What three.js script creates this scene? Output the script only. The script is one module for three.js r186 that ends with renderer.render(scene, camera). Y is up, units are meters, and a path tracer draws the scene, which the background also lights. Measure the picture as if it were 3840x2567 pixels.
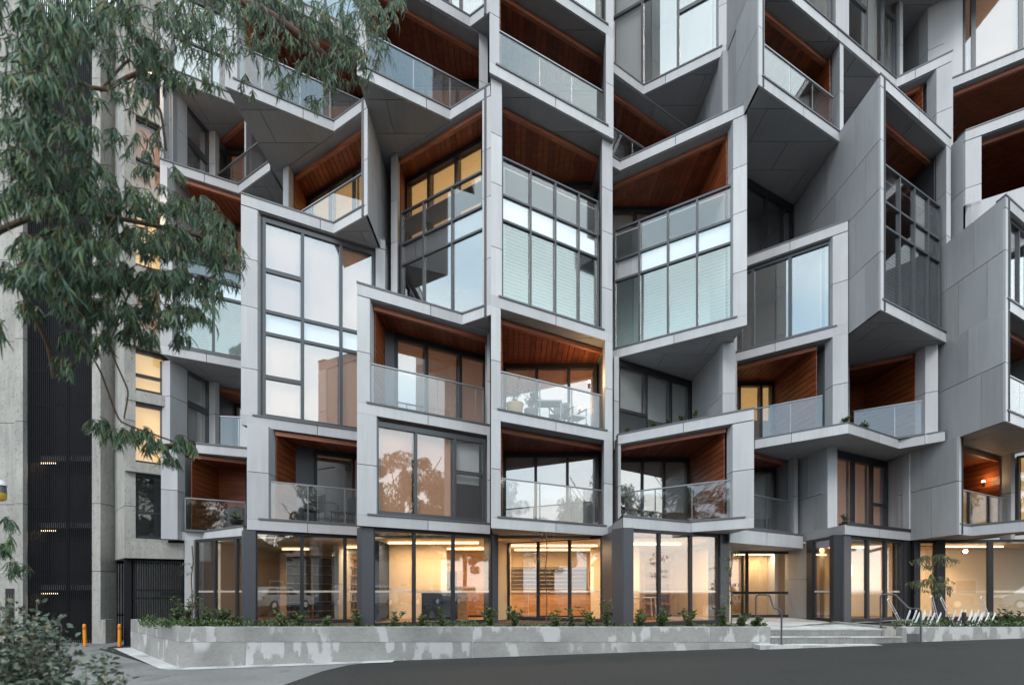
import * as THREE from 'three';
import { mergeGeometries } from 'three/addons/utils/BufferGeometryUtils.js';
import { RectAreaLightUniformsLib } from 'three/addons/lights/RectAreaLightUniformsLib.js';

// ------------------------------------------------------------ camera, sky, sun, exposure
const W = 1024, H = 684, FL = 541.3, HOR = 590.7, EYE = 1.62;   // focal length and horizon of the shift lens, in pixels; eye above the road
const scene = new THREE.Scene();
const fullH = HOR * 2;
const camera = new THREE.PerspectiveCamera(2 * Math.atan(HOR / FL) * 180 / Math.PI, W / fullH, 0.1, 600);
camera.position.set(0, EYE, 0);
camera.lookAt(0, EYE, -10);
camera.focus = 16; camera.userData.fStop = 0.9;     // near leaves a little soft
camera.setViewOffset(W, fullH, 0, 0, W, H);
const renderer = new THREE.WebGLRenderer();
renderer.toneMapping = THREE.LinearToneMapping;
renderer.toneMappingExposure = 1.62;
renderer.shadowMap.enabled = true;
RectAreaLightUniformsLib.init();

let seed_ = 7;
const rnd = () => { seed_ = (seed_ + 0x6d2b79f5) | 0; let t = Math.imul(seed_ ^ (seed_ >>> 15), 1 | seed_); t = (t + Math.imul(t ^ (t >>> 7), 61 | t)) ^ t; return ((t ^ (t >>> 14)) >>> 0) / 4294967296; };
const rr = (a, b) => a + (b - a) * rnd();
const clamp = THREE.MathUtils.clamp, lerp = THREE.MathUtils.lerp, smooth = THREE.MathUtils.smoothstep;
// tileable value noise
function hash2(x, y, s) { let h = Math.imul(x, 374761393) ^ Math.imul(y, 668265263) ^ Math.imul(s, 974711); h = Math.imul(h ^ (h >>> 13), 1274126177); return ((h ^ (h >>> 16)) >>> 0) / 4294967296; }
function vnoise(u, v, px, py, s) {
  const x = u * px, y = v * py, x0 = Math.floor(x), y0 = Math.floor(y), fx = x - x0, fy = y - y0, a = fx * fx * (3 - 2 * fx), b = fy * fy * (3 - 2 * fy);
  const m = (n, k) => ((n % k) + k) % k, X0 = m(x0, px), X1 = m(x0 + 1, px), Y0 = m(y0, py), Y1 = m(y0 + 1, py);
  return lerp(lerp(hash2(X0, Y0, s), hash2(X1, Y0, s), a), lerp(hash2(X0, Y1, s), hash2(X1, Y1, s), a), b);
}
function fbm(u, v, px, py, s, oct = 5) { let r = 0, a = 0.5, n = 0; for (let i = 0; i < oct; i++) { r += a * vnoise(u, v, px << i, py << i, s + i); n += a; a *= 0.5; } return r / n; }

{ // the sky: thin bright cloud after sunset, cool overhead, a touch of peach low down
  const w = 1024, h = 512, data = new Float32Array(w * h * 4);
  for (let j = 0; j < h; j++) {
    const el = ((j + 0.5) / h - 0.5) * Math.PI, up = Math.max(0, Math.sin(el));
    for (let i = 0; i < w; i++) {
      const u = i / w, k = 1 / (0.25 + up);
      const n = fbm(u, clamp(el / Math.PI + 0.5, 0, 1), 8, Math.round(10), 3, 6), n2 = fbm(u, 0.3 + 0.2 * k, 6, 4, 40, 5);
      const cloud = smooth(0.55 * n + 0.45 * n2, 0.36, 0.60);
      const low = Math.exp(-up * 5);
      const blue = [lerp(0.56, 1.16, low), lerp(0.90, 1.17, low), lerp(1.16, 1.20, low)], cl = [lerp(1.20, 1.62, low), lerp(1.40, 1.42, low), lerp(1.46, 1.22, low)];
      const o = (j * w + i) * 4;
      for (let c = 0; c < 3; c++) data[o + c] = el < 0 ? [0.22, 0.22, 0.23][c] : lerp(blue[c], cl[c], cloud) * 0.98;
      data[o + 3] = 1;
    }
  }
  const t = new THREE.DataTexture(data, w, h, THREE.RGBAFormat, THREE.FloatType);
  t.mapping = THREE.EquirectangularReflectionMapping; t.magFilter = THREE.LinearFilter; t.needsUpdate = true;
  scene.background = t; scene.environment = t;
}
const sun = new THREE.DirectionalLight(new THREE.Color(1, 0.90, 0.83), 1.15);
sun.position.set(-8, 40, 26); sun.target.position.set(0, 5, -16); scene.add(sun, sun.target);
sun.castShadow = true; sun.shadow.radius = 40;
Object.assign(sun.shadow.camera, { left: -35, right: 35, top: 35, bottom: -35, near: 1, far: 120 });

// ------------------------------------------------------------ helpers
const used = new Map();
function numbered(name) { const n = used.get(name) ?? 0; used.set(name, n + 1); return n ? name + '_' + String(n).padStart(3, '0') : name; }
function tag(o, label, category, group, kind) { if (label) o.userData.label = label; if (category) o.userData.category = category; if (group) o.userData.group = group; if (kind) o.userData.kind = kind; return o; }
function add(parent, name, geo, mat) {
  if (Array.isArray(geo)) { if (!geo.length) return null; geo = geo.length > 1 ? mergeGeometries(geo.map((g) => g.index ? g.toNonIndexed() : g)) : geo[0]; }
  const m = new THREE.Mesh(geo, mat); m.name = numbered(name); m.castShadow = m.receiveShadow = true; (parent || scene).add(m); return m;
}
function thing(name, label, category, pos = [0, 0, 0], group) { const g = new THREE.Group(); g.name = numbered(name); g.position.set(...pos); tag(g, label, category, group); scene.add(g); return g; }
function struct(name, geo, mat) { const m = add(null, name, geo, mat); m.userData.kind = 'structure'; return m; }
function bare(geo) { const g = geo.index ? geo.toNonIndexed() : geo; for (const k of Object.keys(g.attributes)) if (!['position', 'normal', 'uv'].includes(k)) g.deleteAttribute(k); return g; }

// an upright prism over a convex plan outline [[x, z], ...]; uv in metres
function prism(poly, y0, y1, off = true) {
  let area = 0; const n = poly.length;
  for (let i = 0; i < n; i++) { const [a, b] = poly[i], [c, d] = poly[(i + 1) % n]; area += a * d - c * b; }
  const P = area > 0 ? poly.slice().reverse() : poly, pos = [], uv = [], nor = [];     // anticlockwise seen from above (z down)
  const ou = off ? rnd() * 7 : 0, ov = off ? rnd() * 7 : 0;
  const tri = (a, b, c, ua, ub, uc, nn) => { pos.push(...a, ...b, ...c); uv.push(...ua, ...ub, ...uc); nor.push(...nn, ...nn, ...nn); };
  let s = 0;
  for (let i = 0; i < n; i++) {
    const [ax, az] = P[i], [bx, bz] = P[(i + 1) % n], L = Math.hypot(bx - ax, bz - az);
    if (L < 1e-6) continue;
    const nn = [-(bz - az) / L, 0, (bx - ax) / L];
    const u0 = s + ou, u1 = s + L + ou, v0 = y0 + ov, v1 = y1 + ov; s += L;
    tri([ax, y0, az], [bx, y0, bz], [bx, y1, bz], [u0, v0], [u1, v0], [u1, v1], nn);
    tri([ax, y0, az], [bx, y1, bz], [ax, y1, az], [u0, v0], [u1, v1], [u0, v1], nn);
  }
  for (let i = 1; i < n - 1; i++) {
    const q = [P[0], P[i], P[i + 1]], U = q.map(([x, z]) => [x + ou, -z + ov]);
    tri([q[0][0], y1, q[0][1]], [q[1][0], y1, q[1][1]], [q[2][0], y1, q[2][1]], ...U, [0, 1, 0]);
    tri([q[0][0], y0, q[0][1]], [q[2][0], y0, q[2][1]], [q[1][0], y0, q[1][1]], U[0], U[2], U[1], [0, -1, 0]);
  }
  const g = new THREE.BufferGeometry();
  g.setAttribute('position', new THREE.Float32BufferAttribute(pos, 3)); g.setAttribute('normal', new THREE.Float32BufferAttribute(nor, 3)); g.setAttribute('uv', new THREE.Float32BufferAttribute(uv, 2));
  return g;
}
const box = (x0, x1, y0, y1, z0, z1) => prism([[x0, z0], [x1, z0], [x1, z1], [x0, z1]], y0, y1);
function tube(points, r, seg = 24, rad = 6) { return bare(new THREE.TubeGeometry(new THREE.CatmullRomCurve3(points.map((p) => new THREE.Vector3(...p)), false, 'catmullrom', 0.2), seg, r, rad)); }
function rod(a, b, r, rad = 8, r2 = r) {
  const A = new THREE.Vector3(...a), B = new THREE.Vector3(...b), L = A.distanceTo(B), g = new THREE.CylinderGeometry(r2, r, L, rad);
  g.translate(0, L / 2, 0); g.applyQuaternion(new THREE.Quaternion().setFromUnitVectors(new THREE.Vector3(0, 1, 0), B.sub(A).normalize())); g.translate(...a); return bare(g);
}
// clip a convex outline by half plane a*x + b*z <= c
function clip(poly, a, b, c) {
  const out = [];
  for (let i = 0; i < poly.length; i++) {
    const p = poly[i], q = poly[(i + 1) % poly.length], dp = a * p[0] + b * p[1] - c, dq = a * q[0] + b * q[1] - c;
    if (dp <= 0) out.push(p);
    if ((dp < 0 && dq > 0) || (dp > 0 && dq < 0)) { const t = dp / (dp - dq); out.push([p[0] + t * (q[0] - p[0]), p[1] + t * (q[1] - p[1])]); }
  }
  return out;
}
const polyArea = (p) => Math.abs(p.reduce((s, [a, b], i) => { const [c, d] = p[(i + 1) % p.length]; return s + a * d - c * b; }, 0) / 2);

// an upright plane of the facade between two plan points; s runs along it from its left end, o out of it towards the street
class Face {
  constructor(ax, az, bx, bz) { this.ax = ax; this.az = az; this.bx = bx; this.bz = bz; this.L = Math.hypot(bx - ax, bz - az); this.ux = (bx - ax) / this.L; this.uz = (bz - az) / this.L; this.nx = -this.uz; this.nz = this.ux; if (this.nz < 0) { this.nx *= -1; this.nz *= -1; } }
  P(s, o = 0) { return [this.ax + this.ux * s + this.nx * o, this.az + this.uz * s + this.nz * o]; }
  s(px, o = 0) { const k = (px - 512) / FL, ax = this.ax + this.nx * o, az = this.az + this.nz * o; return -(ax + k * az) / (this.ux + k * this.uz); }
  d(px, o = 0) { return -(this.az + this.nz * o + this.uz * this.s(px, o)); }
  y(px, py, o = 0) { return EYE + (HOR - py) / FL * this.d(px, o); }
  box(s0, s1, y0, y1, o0 = -0.1, o1 = 0) { return prism([this.P(s0, o0), this.P(s1, o0), this.P(s1, o1), this.P(s0, o1)], y0, y1); }
  shift(o) { const a = this.P(0, o), b = this.P(this.L, o); return new Face(...a, ...b); }
  sub(s0, s1) { return new Face(...this.P(s0), ...this.P(s1)); }
}
const F = (xl, dl, xr, dr) => new Face((xl - 512) / FL * dl, -dl, (xr - 512) / FL * dr, -dr);
const at = (px, py, d) => [(px - 512) / FL * d, EYE + (HOR - py) / FL * d, -d];
const groundY = (x, z) => { const d = -z; return EYE - 1.915 + 0.0356 * (clamp(x, -8.3, 13) + 8.3) + 0.03 * clamp(d - 13.5, 0, 8) * smooth(-x, 3, 8); };

// ------------------------------------------------------------ materials
function tex(n, fn, srgb = false) {
  const d = new Uint8Array(n * n * 4);
  for (let j = 0; j < n; j++) for (let i = 0; i < n; i++) { const c = fn((i + 0.5) / n, (j + 0.5) / n), o = (j * n + i) * 4; d[o] = clamp(c[0] * 255, 0, 255); d[o + 1] = clamp(c[1] * 255, 0, 255); d[o + 2] = clamp(c[2] * 255, 0, 255); d[o + 3] = 255; }
  const t = new THREE.DataTexture(d, n, n); t.wrapS = t.wrapT = THREE.RepeatWrapping; t.magFilter = THREE.LinearFilter; t.needsUpdate = true; if (srgb) t.colorSpace = THREE.SRGBColorSpace; return t;
}
function rep(t, sx, sy = sx) { const c = t.clone(); c.repeat.set(1 / sx, 1 / sy); c.needsUpdate = true; return c; }
const grey = (g) => [g, g, g];
const tPanel = tex(512, (u, v) => grey(0.85 + 0.15 * (fbm(u, v, 4, 3, 1) - 0.5) + 0.13 * (fbm(u, v, 18, 3, 9, 4) - 0.5) - 0.04 * smooth(fbm(u, v, 40, 2, 14, 3), 0.58, 0.72) + 0.05 * (hash2(u * 512 | 0, v * 512 | 0, 2) - 0.5)));
const tConc = tex(512, (u, v) => { const a = fbm(u, v, 3, 3, 21), b = fbm(u, v, 40, 4, 22, 4), c = fbm(u, v, 32, 32, 23, 3), pit = smooth(fbm(u, v, 60, 60, 24, 2), 0.72, 0.8); const g = 0.62 + 0.42 * (a - 0.5) + 0.25 * (b - 0.5) + 0.14 * (c - 0.5) - 0.18 * pit; return [g * 1.0, g * 0.985, g * 0.96]; });
const tStain = tex(1024, (u, v) => { // poured concrete with pale lime bloom in blotches that hang from the joint lines
  const g = 0.47 + 0.24 * (fbm(u, v, 6, 3, 31) - 0.5) + 0.12 * (fbm(u, v, 60, 60, 32, 3) - 0.5);
  const drip = fbm(u, v, 22, 3, 33, 4), blot = fbm(u, v, 9, 4, 34, 5), m = smooth(0.5 * drip + 0.5 * blot, 0.515, 0.585) * smooth(fbm(u, v, 5, 2, 35, 2), 0.36, 0.5);
  const k = 0.82 + 0.1 * (fbm(u, v, 30, 20, 36, 3) - 0.5); return [lerp(g, k, m * 0.85), lerp(g, k * 1.01, m * 0.85), lerp(g * 0.99, k * 1.04, m * 0.85)];
});
const tAsph = tex(512, (u, v) => grey(0.5 + 0.4 * (fbm(u, v, 128, 128, 41, 2) - 0.5) + 0.22 * (fbm(u, v, 5, 5, 42, 4) - 0.5) + 0.25 * (hash2(u * 512 | 0, v * 512 | 0, 3) - 0.5)));
const tPave = tex(512, (u, v) => { const g = 0.6 + 0.35 * (fbm(u, v, 4, 4, 51) - 0.5) + 0.18 * (fbm(u, v, 80, 80, 52, 2) - 0.5) - 0.14 * smooth(fbm(u, v, 7, 7, 53, 4), 0.56, 0.7); return [g, g, g * 1.01]; });
const tWood = tex(512, (u, v) => { const a = fbm(u, v, 3, 40, 61, 5), b = fbm(u, v, 2, 6, 62, 3); const k = 0.62 + 0.5 * (a - 0.5) + 0.4 * (b - 0.5); return [k, k * (0.97 + 0.1 * (b - 0.5)), k * 0.95]; });
const tBump = tex(256, (u, v) => grey(fbm(u, v, 24, 24, 71, 4)));
const tWall = tex(256, (u, v) => grey(0.9 + 0.12 * (fbm(u, v, 3, 3, 81, 4) - 0.5)));

const M = {};
const std = (r, g, b, o = {}) => new THREE.MeshStandardMaterial({ color: new THREE.Color().setRGB(r, g, b), roughness: 0.7, ...o });
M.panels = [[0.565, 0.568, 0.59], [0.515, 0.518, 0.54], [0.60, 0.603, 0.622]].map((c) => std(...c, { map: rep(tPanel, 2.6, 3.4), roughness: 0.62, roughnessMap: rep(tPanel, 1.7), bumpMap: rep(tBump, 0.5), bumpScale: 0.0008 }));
M.walls = [[0.435, 0.435, 0.447], [0.395, 0.396, 0.408], [0.47, 0.47, 0.483]].map((c) => std(...c, { map: rep(tPanel, 2.3, 3.7), roughness: 0.65, bumpMap: rep(tBump, 0.5), bumpScale: 0.0008 }));  // same cladding as the panels, darkened for the shade on side walls
M.shadedSoffits = [[0.33, 0.332, 0.342], [0.305, 0.307, 0.318], [0.345, 0.347, 0.358]].map((c) => std(...c, { map: rep(tPanel, 3.1, 2.7), roughness: 0.6 }));  // cladding again, with the shade of the undersides put into the colour
M.woods = [[0.34, 0.076, 0.021], [0.28, 0.06, 0.017], [0.40, 0.094, 0.028]].map((c) => std(...c, { map: rep(tWood, 1.8, 0.9), roughness: 0.5, bumpMap: rep(tWood, 1.8, 0.9), bumpScale: 0.001 }));
M.litSidewoods = [[0.40, 0.10, 0.027], [0.35, 0.085, 0.022], [0.44, 0.115, 0.033]].map((c) => std(...c, { map: rep(tWood, 1.8, 0.9), roughness: 0.5, bumpMap: rep(tWood, 1.8, 0.9), bumpScale: 0.001 }));  // same timber as the ceilings, lightened for light falling on the side walls
M.beam = std(0.56, 0.19, 0.10, { map: rep(tWood, 2, 1), roughness: 0.45 });
M.frame = std(0.085, 0.088, 0.098, { roughness: 0.42, metalness: 0.35 });
M.dark = std(0.028, 0.029, 0.034, { roughness: 0.5, metalness: 0.2 });
M.clad = std(0.085, 0.086, 0.10, { roughness: 0.5, metalness: 0.3, roughnessMap: rep(tWall, 2) });
M.cap = std(0.13, 0.13, 0.14, { roughness: 0.5, metalness: 0.3 });
M.rail = std(0.30, 0.30, 0.31, { roughness: 0.35, metalness: 0.7 });
M.steel = std(0.82, 0.82, 0.83, { roughness: 0.3, metalness: 0.9 });
M.slab = std(0.3, 0.3, 0.31, {});
M.glass = new THREE.MeshPhysicalMaterial({ color: 0xffffff, transmission: 1, thickness: 0, roughness: 0.015, ior: 2.7 });
M.glassLow = new THREE.MeshPhysicalMaterial({ color: 0xffffff, transmission: 1, thickness: 0, roughness: 0.015, ior: 2.15 });
M.glassBal = new THREE.MeshPhysicalMaterial({ color: new THREE.Color().setRGB(0.96, 0.96, 0.96), transmission: 1, thickness: 0, roughness: 0.02, ior: 1.85 });
M.louvre = new THREE.MeshPhysicalMaterial({ color: new THREE.Color().setRGB(0.90, 0.96, 0.95), transmission: 1, thickness: 0, roughness: 0.05, ior: 2.3 });
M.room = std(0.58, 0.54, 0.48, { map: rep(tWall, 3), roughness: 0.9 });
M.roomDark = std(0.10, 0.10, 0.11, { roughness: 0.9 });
M.glassClear = new THREE.MeshPhysicalMaterial({ color: 0xffffff, transmission: 1, thickness: 0, roughness: 0.015, ior: 1.5 });
M.shop = std(0.78, 0.64, 0.45, { map: rep(tWall, 3), roughness: 0.85 });
M.floorWood = std(0.42, 0.24, 0.11, { map: rep(tWood, 1.5, 0.6), roughness: 0.4 });
M.glowBlindWarm = std(0.40, 0.23, 0.145, { roughness: 0.9, emissive: new THREE.Color().setRGB(1, 0.48, 0.27), emissiveIntensity: 0.06 });  // glow painted in for lamps in the room behind
M.glowBlindAmber = std(0.60, 0.42, 0.20, { roughness: 0.9, emissive: new THREE.Color().setRGB(1, 0.60, 0.22), emissiveIntensity: 0.34 });  // own glow stands in for lamp light behind the blind
M.skyGlow = std(0.8, 0.8, 0.8, { roughness: 0.9, emissive: new THREE.Color(1, 0.97, 0.95), emissiveIntensity: 0.3 });  // added white glow standing in for bright sky at the balcony glass
M.frost = new THREE.MeshPhysicalMaterial({ color: new THREE.Color().setRGB(0.9, 0.86, 0.8), transmission: 0.55, thickness: 0, roughness: 0.9 });
M.blindGrey = std(0.48, 0.50, 0.50, { roughness: 0.9 });
M.spandrel = std(0.62, 0.63, 0.66, { roughness: 0.6 });
M.conc = std(0.52, 0.51, 0.49, { map: rep(tConc, 3.1, 4.3), roughness: 0.85, bumpMap: rep(tConc, 1.1), bumpScale: 0.002 });
M.concLight = std(0.78, 0.78, 0.77, { map: rep(tPave, 2.2), roughness: 0.85 });
M.stain = std(0.62, 0.605, 0.595, { map: rep(tStain, 4.2, 2.1), roughness: 0.85, bumpMap: rep(tConc, 0.9), bumpScale: 0.002 });
const tRoad = tex(1024, (u, v) => { const crack = 1 - smooth(Math.abs(fbm(u, v, 4, 4, 45, 5) - 0.5), 0.0, 0.004) * 1, worn = fbm(u, v, 2, 7, 46, 4), oil = smooth(fbm(u, v, 9, 9, 47, 3), 0.66, 0.74); return grey(0.56 + 0.34 * (fbm(u, v, 170, 170, 41, 2) - 0.5) + 0.24 * (worn - 0.5) - 0.18 * crack - 0.12 * oil + 0.16 * (hash2(u * 1024 | 0, v * 1024 | 0, 3) - 0.5)); });
M.asphalt = std(0.031, 0.0295, 0.029, { map: rep(tRoad, 7.3), roughness: 0.9, bumpMap: rep(tAsph, 0.35), bumpScale: 0.004 });
M.pave = std(0.30, 0.29, 0.285, { map: rep(tPave, 4.5), roughness: 0.85, bumpMap: rep(tPave, 0.6), bumpScale: 0.002 });
M.soil = std(0.06, 0.045, 0.032, { roughness: 1, bumpMap: rep(tBump, 0.2), bumpScale: 0.03 });
M.bark = std(0.22, 0.13, 0.09, { map: rep(tConc, 0.6), roughness: 0.9, bumpMap: rep(tBump, 0.25), bumpScale: 0.006 });
M.twig = std(0.13, 0.075, 0.05, { roughness: 0.85 });
const leafMat = (r, g, b) => new THREE.MeshPhysicalMaterial({ color: new THREE.Color().setRGB(r, g, b), roughness: 0.55, side: THREE.DoubleSide });
M.leaf = leafMat(1, 1, 1);
const pick = (a) => a[Math.floor(rnd() * a.length)];
// ------------------------------------------------------------ ground
{
  const xs = [-220, -120, -70, -45, -30], ds = [200, 120, 70, 45, 30, 26]; for (let x = -25; x <= 30; x++) xs.push(x); xs.push(40, 60, 100, 160, 240); for (let d = 24; d >= -10; d--) ds.push(d); ds.push(-20, -35, -60, -110, -220);
  const pos = [], uv = [], idx = [];
  for (const d of ds) for (const x of xs) { pos.push(x, groundY(x, -d), -d); uv.push(x, d); }
  for (let j = 0; j < ds.length - 1; j++) for (let i = 0; i < xs.length - 1; i++) { const a = j * xs.length + i, b = a + 1, c = a + xs.length, e = c + 1; idx.push(a, c, b, b, c, e); }
  const g = new THREE.BufferGeometry(); g.setAttribute('position', new THREE.Float32BufferAttribute(pos, 3)); g.setAttribute('uv', new THREE.Float32BufferAttribute(uv, 2)); g.setIndex(idx); g.computeVertexNormals();
  struct('road', g, M.asphalt);
}
// a sheet draped over the ground, inside a plan outline given as triangles of a fan grid
function sheet(poly, lift, mat, name, step = 1) {
  const xs0 = Math.min(...poly.map((p) => p[0])), xs1 = Math.max(...poly.map((p) => p[0])), zs0 = Math.min(...poly.map((p) => p[1])), zs1 = Math.max(...poly.map((p) => p[1])), pos = [], uv = [];
  const shape = new THREE.Shape(poly.map(([x, z]) => new THREE.Vector2(x, z)));
  const tri = THREE.ShapeUtils.triangulateShape(shape.getPoints(), []), pts = shape.getPoints();
  for (const t of tri) {
    const q = t.map((i) => [pts[i].x, pts[i].y]);
    for (let x = Math.floor(xs0 / step) * step; x < xs1; x += step) for (let z = Math.floor(zs0 / step) * step; z < zs1; z += step) {
      let c = clip(clip(clip(clip(q, 1, 0, x + step), -1, 0, -x), 0, 1, z + step), 0, -1, -z);
      if (c.length < 3 || polyArea(c) < 1e-7) continue;
      let A = 0; for (let i = 0; i < c.length; i++) { const [a, b] = c[i], [e, f] = c[(i + 1) % c.length]; A += a * f - e * b; }
      if (A > 0) c = c.reverse();
      for (let i = 1; i < c.length - 1; i++) for (const p of [c[0], c[i], c[i + 1]]) { pos.push(p[0], groundY(p[0], p[1]) + lift, p[1]); uv.push(p[0], p[1]); }
    }
  }
  const g = new THREE.BufferGeometry(); g.setAttribute('position', new THREE.Float32BufferAttribute(pos, 3)); g.setAttribute('uv', new THREE.Float32BufferAttribute(uv, 2)); g.computeVertexNormals();
  return struct(name, g, mat);
}
sheet([[-2.6, -13.7], [-3.3, -13.45], [-3.9, -12.9], [-4.2, -12], [-4.3, -10.6], [-4.45, -9], [-4.8, -7], [-5.6, -5], [-7, -3.4], [-9, -2.6], [-30, -2.6], [-30, -26], [-13, -26], [-13, -17], [-9, -13.7]], 0.006, M.pave, 'driveway');
sheet([[-8.75, -13.42], [-8.3, -13.12], [-7.6, -13.05], [-2.9, -13.1], [-2.9, -13.6], [-8.3, -13.6], [-12.1, -17.3], [-12.6, -17.1]], 0.016, M.concLight, 'kerb_strip');

// ------------------------------------------------------------ the apartment building
const FH = 0.29;
const B = [EYE - 1, 1.73, 4.69, 7.79, 10.89, 13.99, 17.09, 20.19, 23.29].map((h, i) => i ? h + EYE : h);
const apt = thing('apartment_building', 'grey panelled apartment block of stacked zigzag boxes with timber-lined balconies over lit shopfronts', 'building');
const zb = (f, s0, s1, y0, y1, z0, z1) => { const a = f.P(s0), b = f.P(s1); return prism([[a[0], a[1] + z0], [b[0], b[1] + z0], [b[0], b[1] + z1], [a[0], a[1] + z1]], y0, y1); };
const GAP = 0.009;
function runs(a, b, cuts) { const c = [a, ...cuts.filter((x) => x > a + 0.12 && x < b - 0.12).sort((p, q) => p - q), b]; return c.slice(0, -1).map((x, i) => [x + (i ? GAP : 0), c[i + 1] - (i < c.length - 2 ? GAP : 0)]); }
function sideWall(f, s, dir, y0, y1, z0, z1, o = {}) {       // the side of a box, running back from its front edge; dir +1 at the left end
  const [px, pz] = f.P(s), X0 = px - dir * 0.004, X1 = px + dir * 0.06, X2 = px + dir * 0.2;
  const hs = o.hs ?? [], rows = runs(y0, y1, hs);
  rows.forEach(([a, b], r) => { for (const [c, e] of runs(z1, z0, (o.vs ?? [1.25, 2.5]).map((v) => z0 - v - (r % 2) * 0.45 + 0.2))) add(apt, 'wall_panel', prism([[X0, pz + c], [X0, pz + e], [X1, pz + e], [X1, pz + c]], a, b), pick(M.walls)); });
  add(apt, 'wall_core', prism([[X1, pz + z0 - 0.004], [X1, pz + z1], [X2, pz + z1], [X2, pz + z0 - 0.004]], y0 + 0.01, y1 - 0.01), M.dark);
}
function soffit(f, y, z0, zback, o = {}) {                     // underside panels with open joints
  const [ax, az] = f.P(0), [bx, bz] = f.P(f.L), poly = [[ax, az + z0], [bx, bz + z0], [bx, zback], [ax, zback]], step = o.step ?? 1.15, zs = Math.max(az, bz) + 0.4;
  let row = 0;
  for (let z = zs; z > zback; z -= step, row++) {
    const strip = clip(clip(poly, 0, 1, z - GAP), 0, -1, -(z - step + GAP)); if (strip.length < 3) continue;
    for (let x = ax - 3 + (row % 2) * 1.2; x < bx; x += 2.4) { const c = clip(clip(strip, -1, 0, -(x + GAP)), 1, 0, x + 2.4 - GAP); if (c.length >= 3 && polyArea(c) > 0.01) add(apt, 'soffit_panel', prism(c, y, y + 0.025), pick(M.shadedSoffits)); }
    if (z < zs - (o.rows ?? 4) * step) { const rest = clip(poly, 0, 1, z - step); if (rest.length >= 3 && polyArea(rest) > 0.01) add(apt, 'soffit_panel', prism(rest, y, y + 0.025), M.shadedSoffits[0]); break; }
  }
}
const ZB = -23;
function pod(f, a, b, o = {}) {
  const j = o.jit ?? 0, y0 = (o.y0 ?? B[a]) + j, y1 = (o.y1 ?? B[b]) + j, wl = o.wl ?? 0.3, wr = o.wr ?? 0.3, pd = o.pd ?? 0.42, zback = o.back ?? ZB, fh = o.fh ?? FH;
  const [ax] = f.P(0), [bx] = f.P(f.L);
  const mids = []; for (let k = a; k < b; k++) mids.push(B[k] + 1.62, B[k + 1] + FH - 0.02);
  const capAt = (y, s0, s1) => add(apt, 'ledge_cap', zb(f, s0, s1, y, y + 0.045, -0.26, 0.035), M.cap);
  if (o.floor !== false) {
    for (const [s, e] of runs(0, f.L, o.joint ?? [f.L * 0.5])) add(apt, 'fascia_panel', zb(f, s, e, y0, y0 + fh, -0.07, 0), pick(M.panels));
    soffit(f, y0, -0.078, o.soffitBack ?? zback, o);
    add(apt, 'floor_slab', prism([[ax + 0.01, f.P(0)[1] - 0.09], [bx - 0.01, f.P(f.L)[1] - 0.09], [bx - 0.01, zback], [ax + 0.01, zback]], y0 + 0.03, y0 + fh - 0.012), M.slab);
    if (o.cap !== false) capAt(y0 + fh + 0.002, o.capL ?? Math.max(0, wl - 0.1), o.capR ?? f.L - Math.max(0, wr - 0.1));
  }
  if (o.roof !== false) {
    for (const [s, e] of runs(0, f.L, o.jointTop ?? [f.L * 0.52])) add(apt, 'fascia_panel', zb(f, s, e, y1, y1 + fh, -0.07, 0), pick(M.panels));
    add(apt, 'roof_slab', prism([[ax + 0.012, f.P(0)[1] - 0.09], [bx - 0.012, f.P(f.L)[1] - 0.09], [bx - 0.012, zback], [ax + 0.012, zback]], y1 + 0.002, y1 + fh - 0.012), M.slab);
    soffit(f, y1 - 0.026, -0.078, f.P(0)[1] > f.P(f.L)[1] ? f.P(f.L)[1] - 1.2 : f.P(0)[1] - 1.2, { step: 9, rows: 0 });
    add(apt, 'ledge_cap', zb(f, -0.01, f.L + 0.01, y1 + fh + 0.002, y1 + fh + 0.05, -0.3, 0.02), M.cap);
  }
  const yb = o.floor === false && !o.noBase ? y0 : y0 + fh + 0.004;
  for (const [s0, s1, w] of [[0, wl, wl], [f.L - wr, f.L, wr]]) if (w > 0) for (const [c, d] of runs(yb, y1 - (o.roof === false ? 0.004 : 0.03), mids)) add(apt, 'post_panel', zb(f, s0, s1, c, d, -pd, 0), pick(M.panels));
  const top = o.roof === false ? y1 : y1 + fh - 0.004;
  if (o.sideL) sideWall(f, 0, 1, o.sideY0 ?? y0, top, -0.078, o.sideL === true ? -2.6 : o.sideL, { hs: mids, vs: o.sideV }); 
  if (o.sideR) sideWall(f, f.L, -1, o.sideY0 ?? y0, top, -0.078, o.sideR === true ? -2.6 : o.sideR, { hs: mids, vs: o.sideV });
  // plain party walls behind
  const L0 = f.P(0)[1] - (o.sideL ? (o.sideL === true ? 2.6 : -o.sideL) : pd + 0.004), R0 = f.P(f.L)[1] - (o.sideR ? (o.sideR === true ? 2.6 : -o.sideR) : pd + 0.004);
  add(apt, 'party_wall', prism([[ax + 0.02, L0], [ax + 0.16, L0], [ax + 0.16, zback], [ax + 0.02, zback]], y0 + fh, y1 - 0.03), M.walls[1]);
  add(apt, 'party_wall', prism([[bx - 0.16, R0], [bx - 0.02, R0], [bx - 0.02, zback], [bx - 0.16, zback]], y0 + fh, y1 - 0.03), M.walls[1]);
}
const rotY = (f) => Math.atan2(-f.uz, f.ux);
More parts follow.
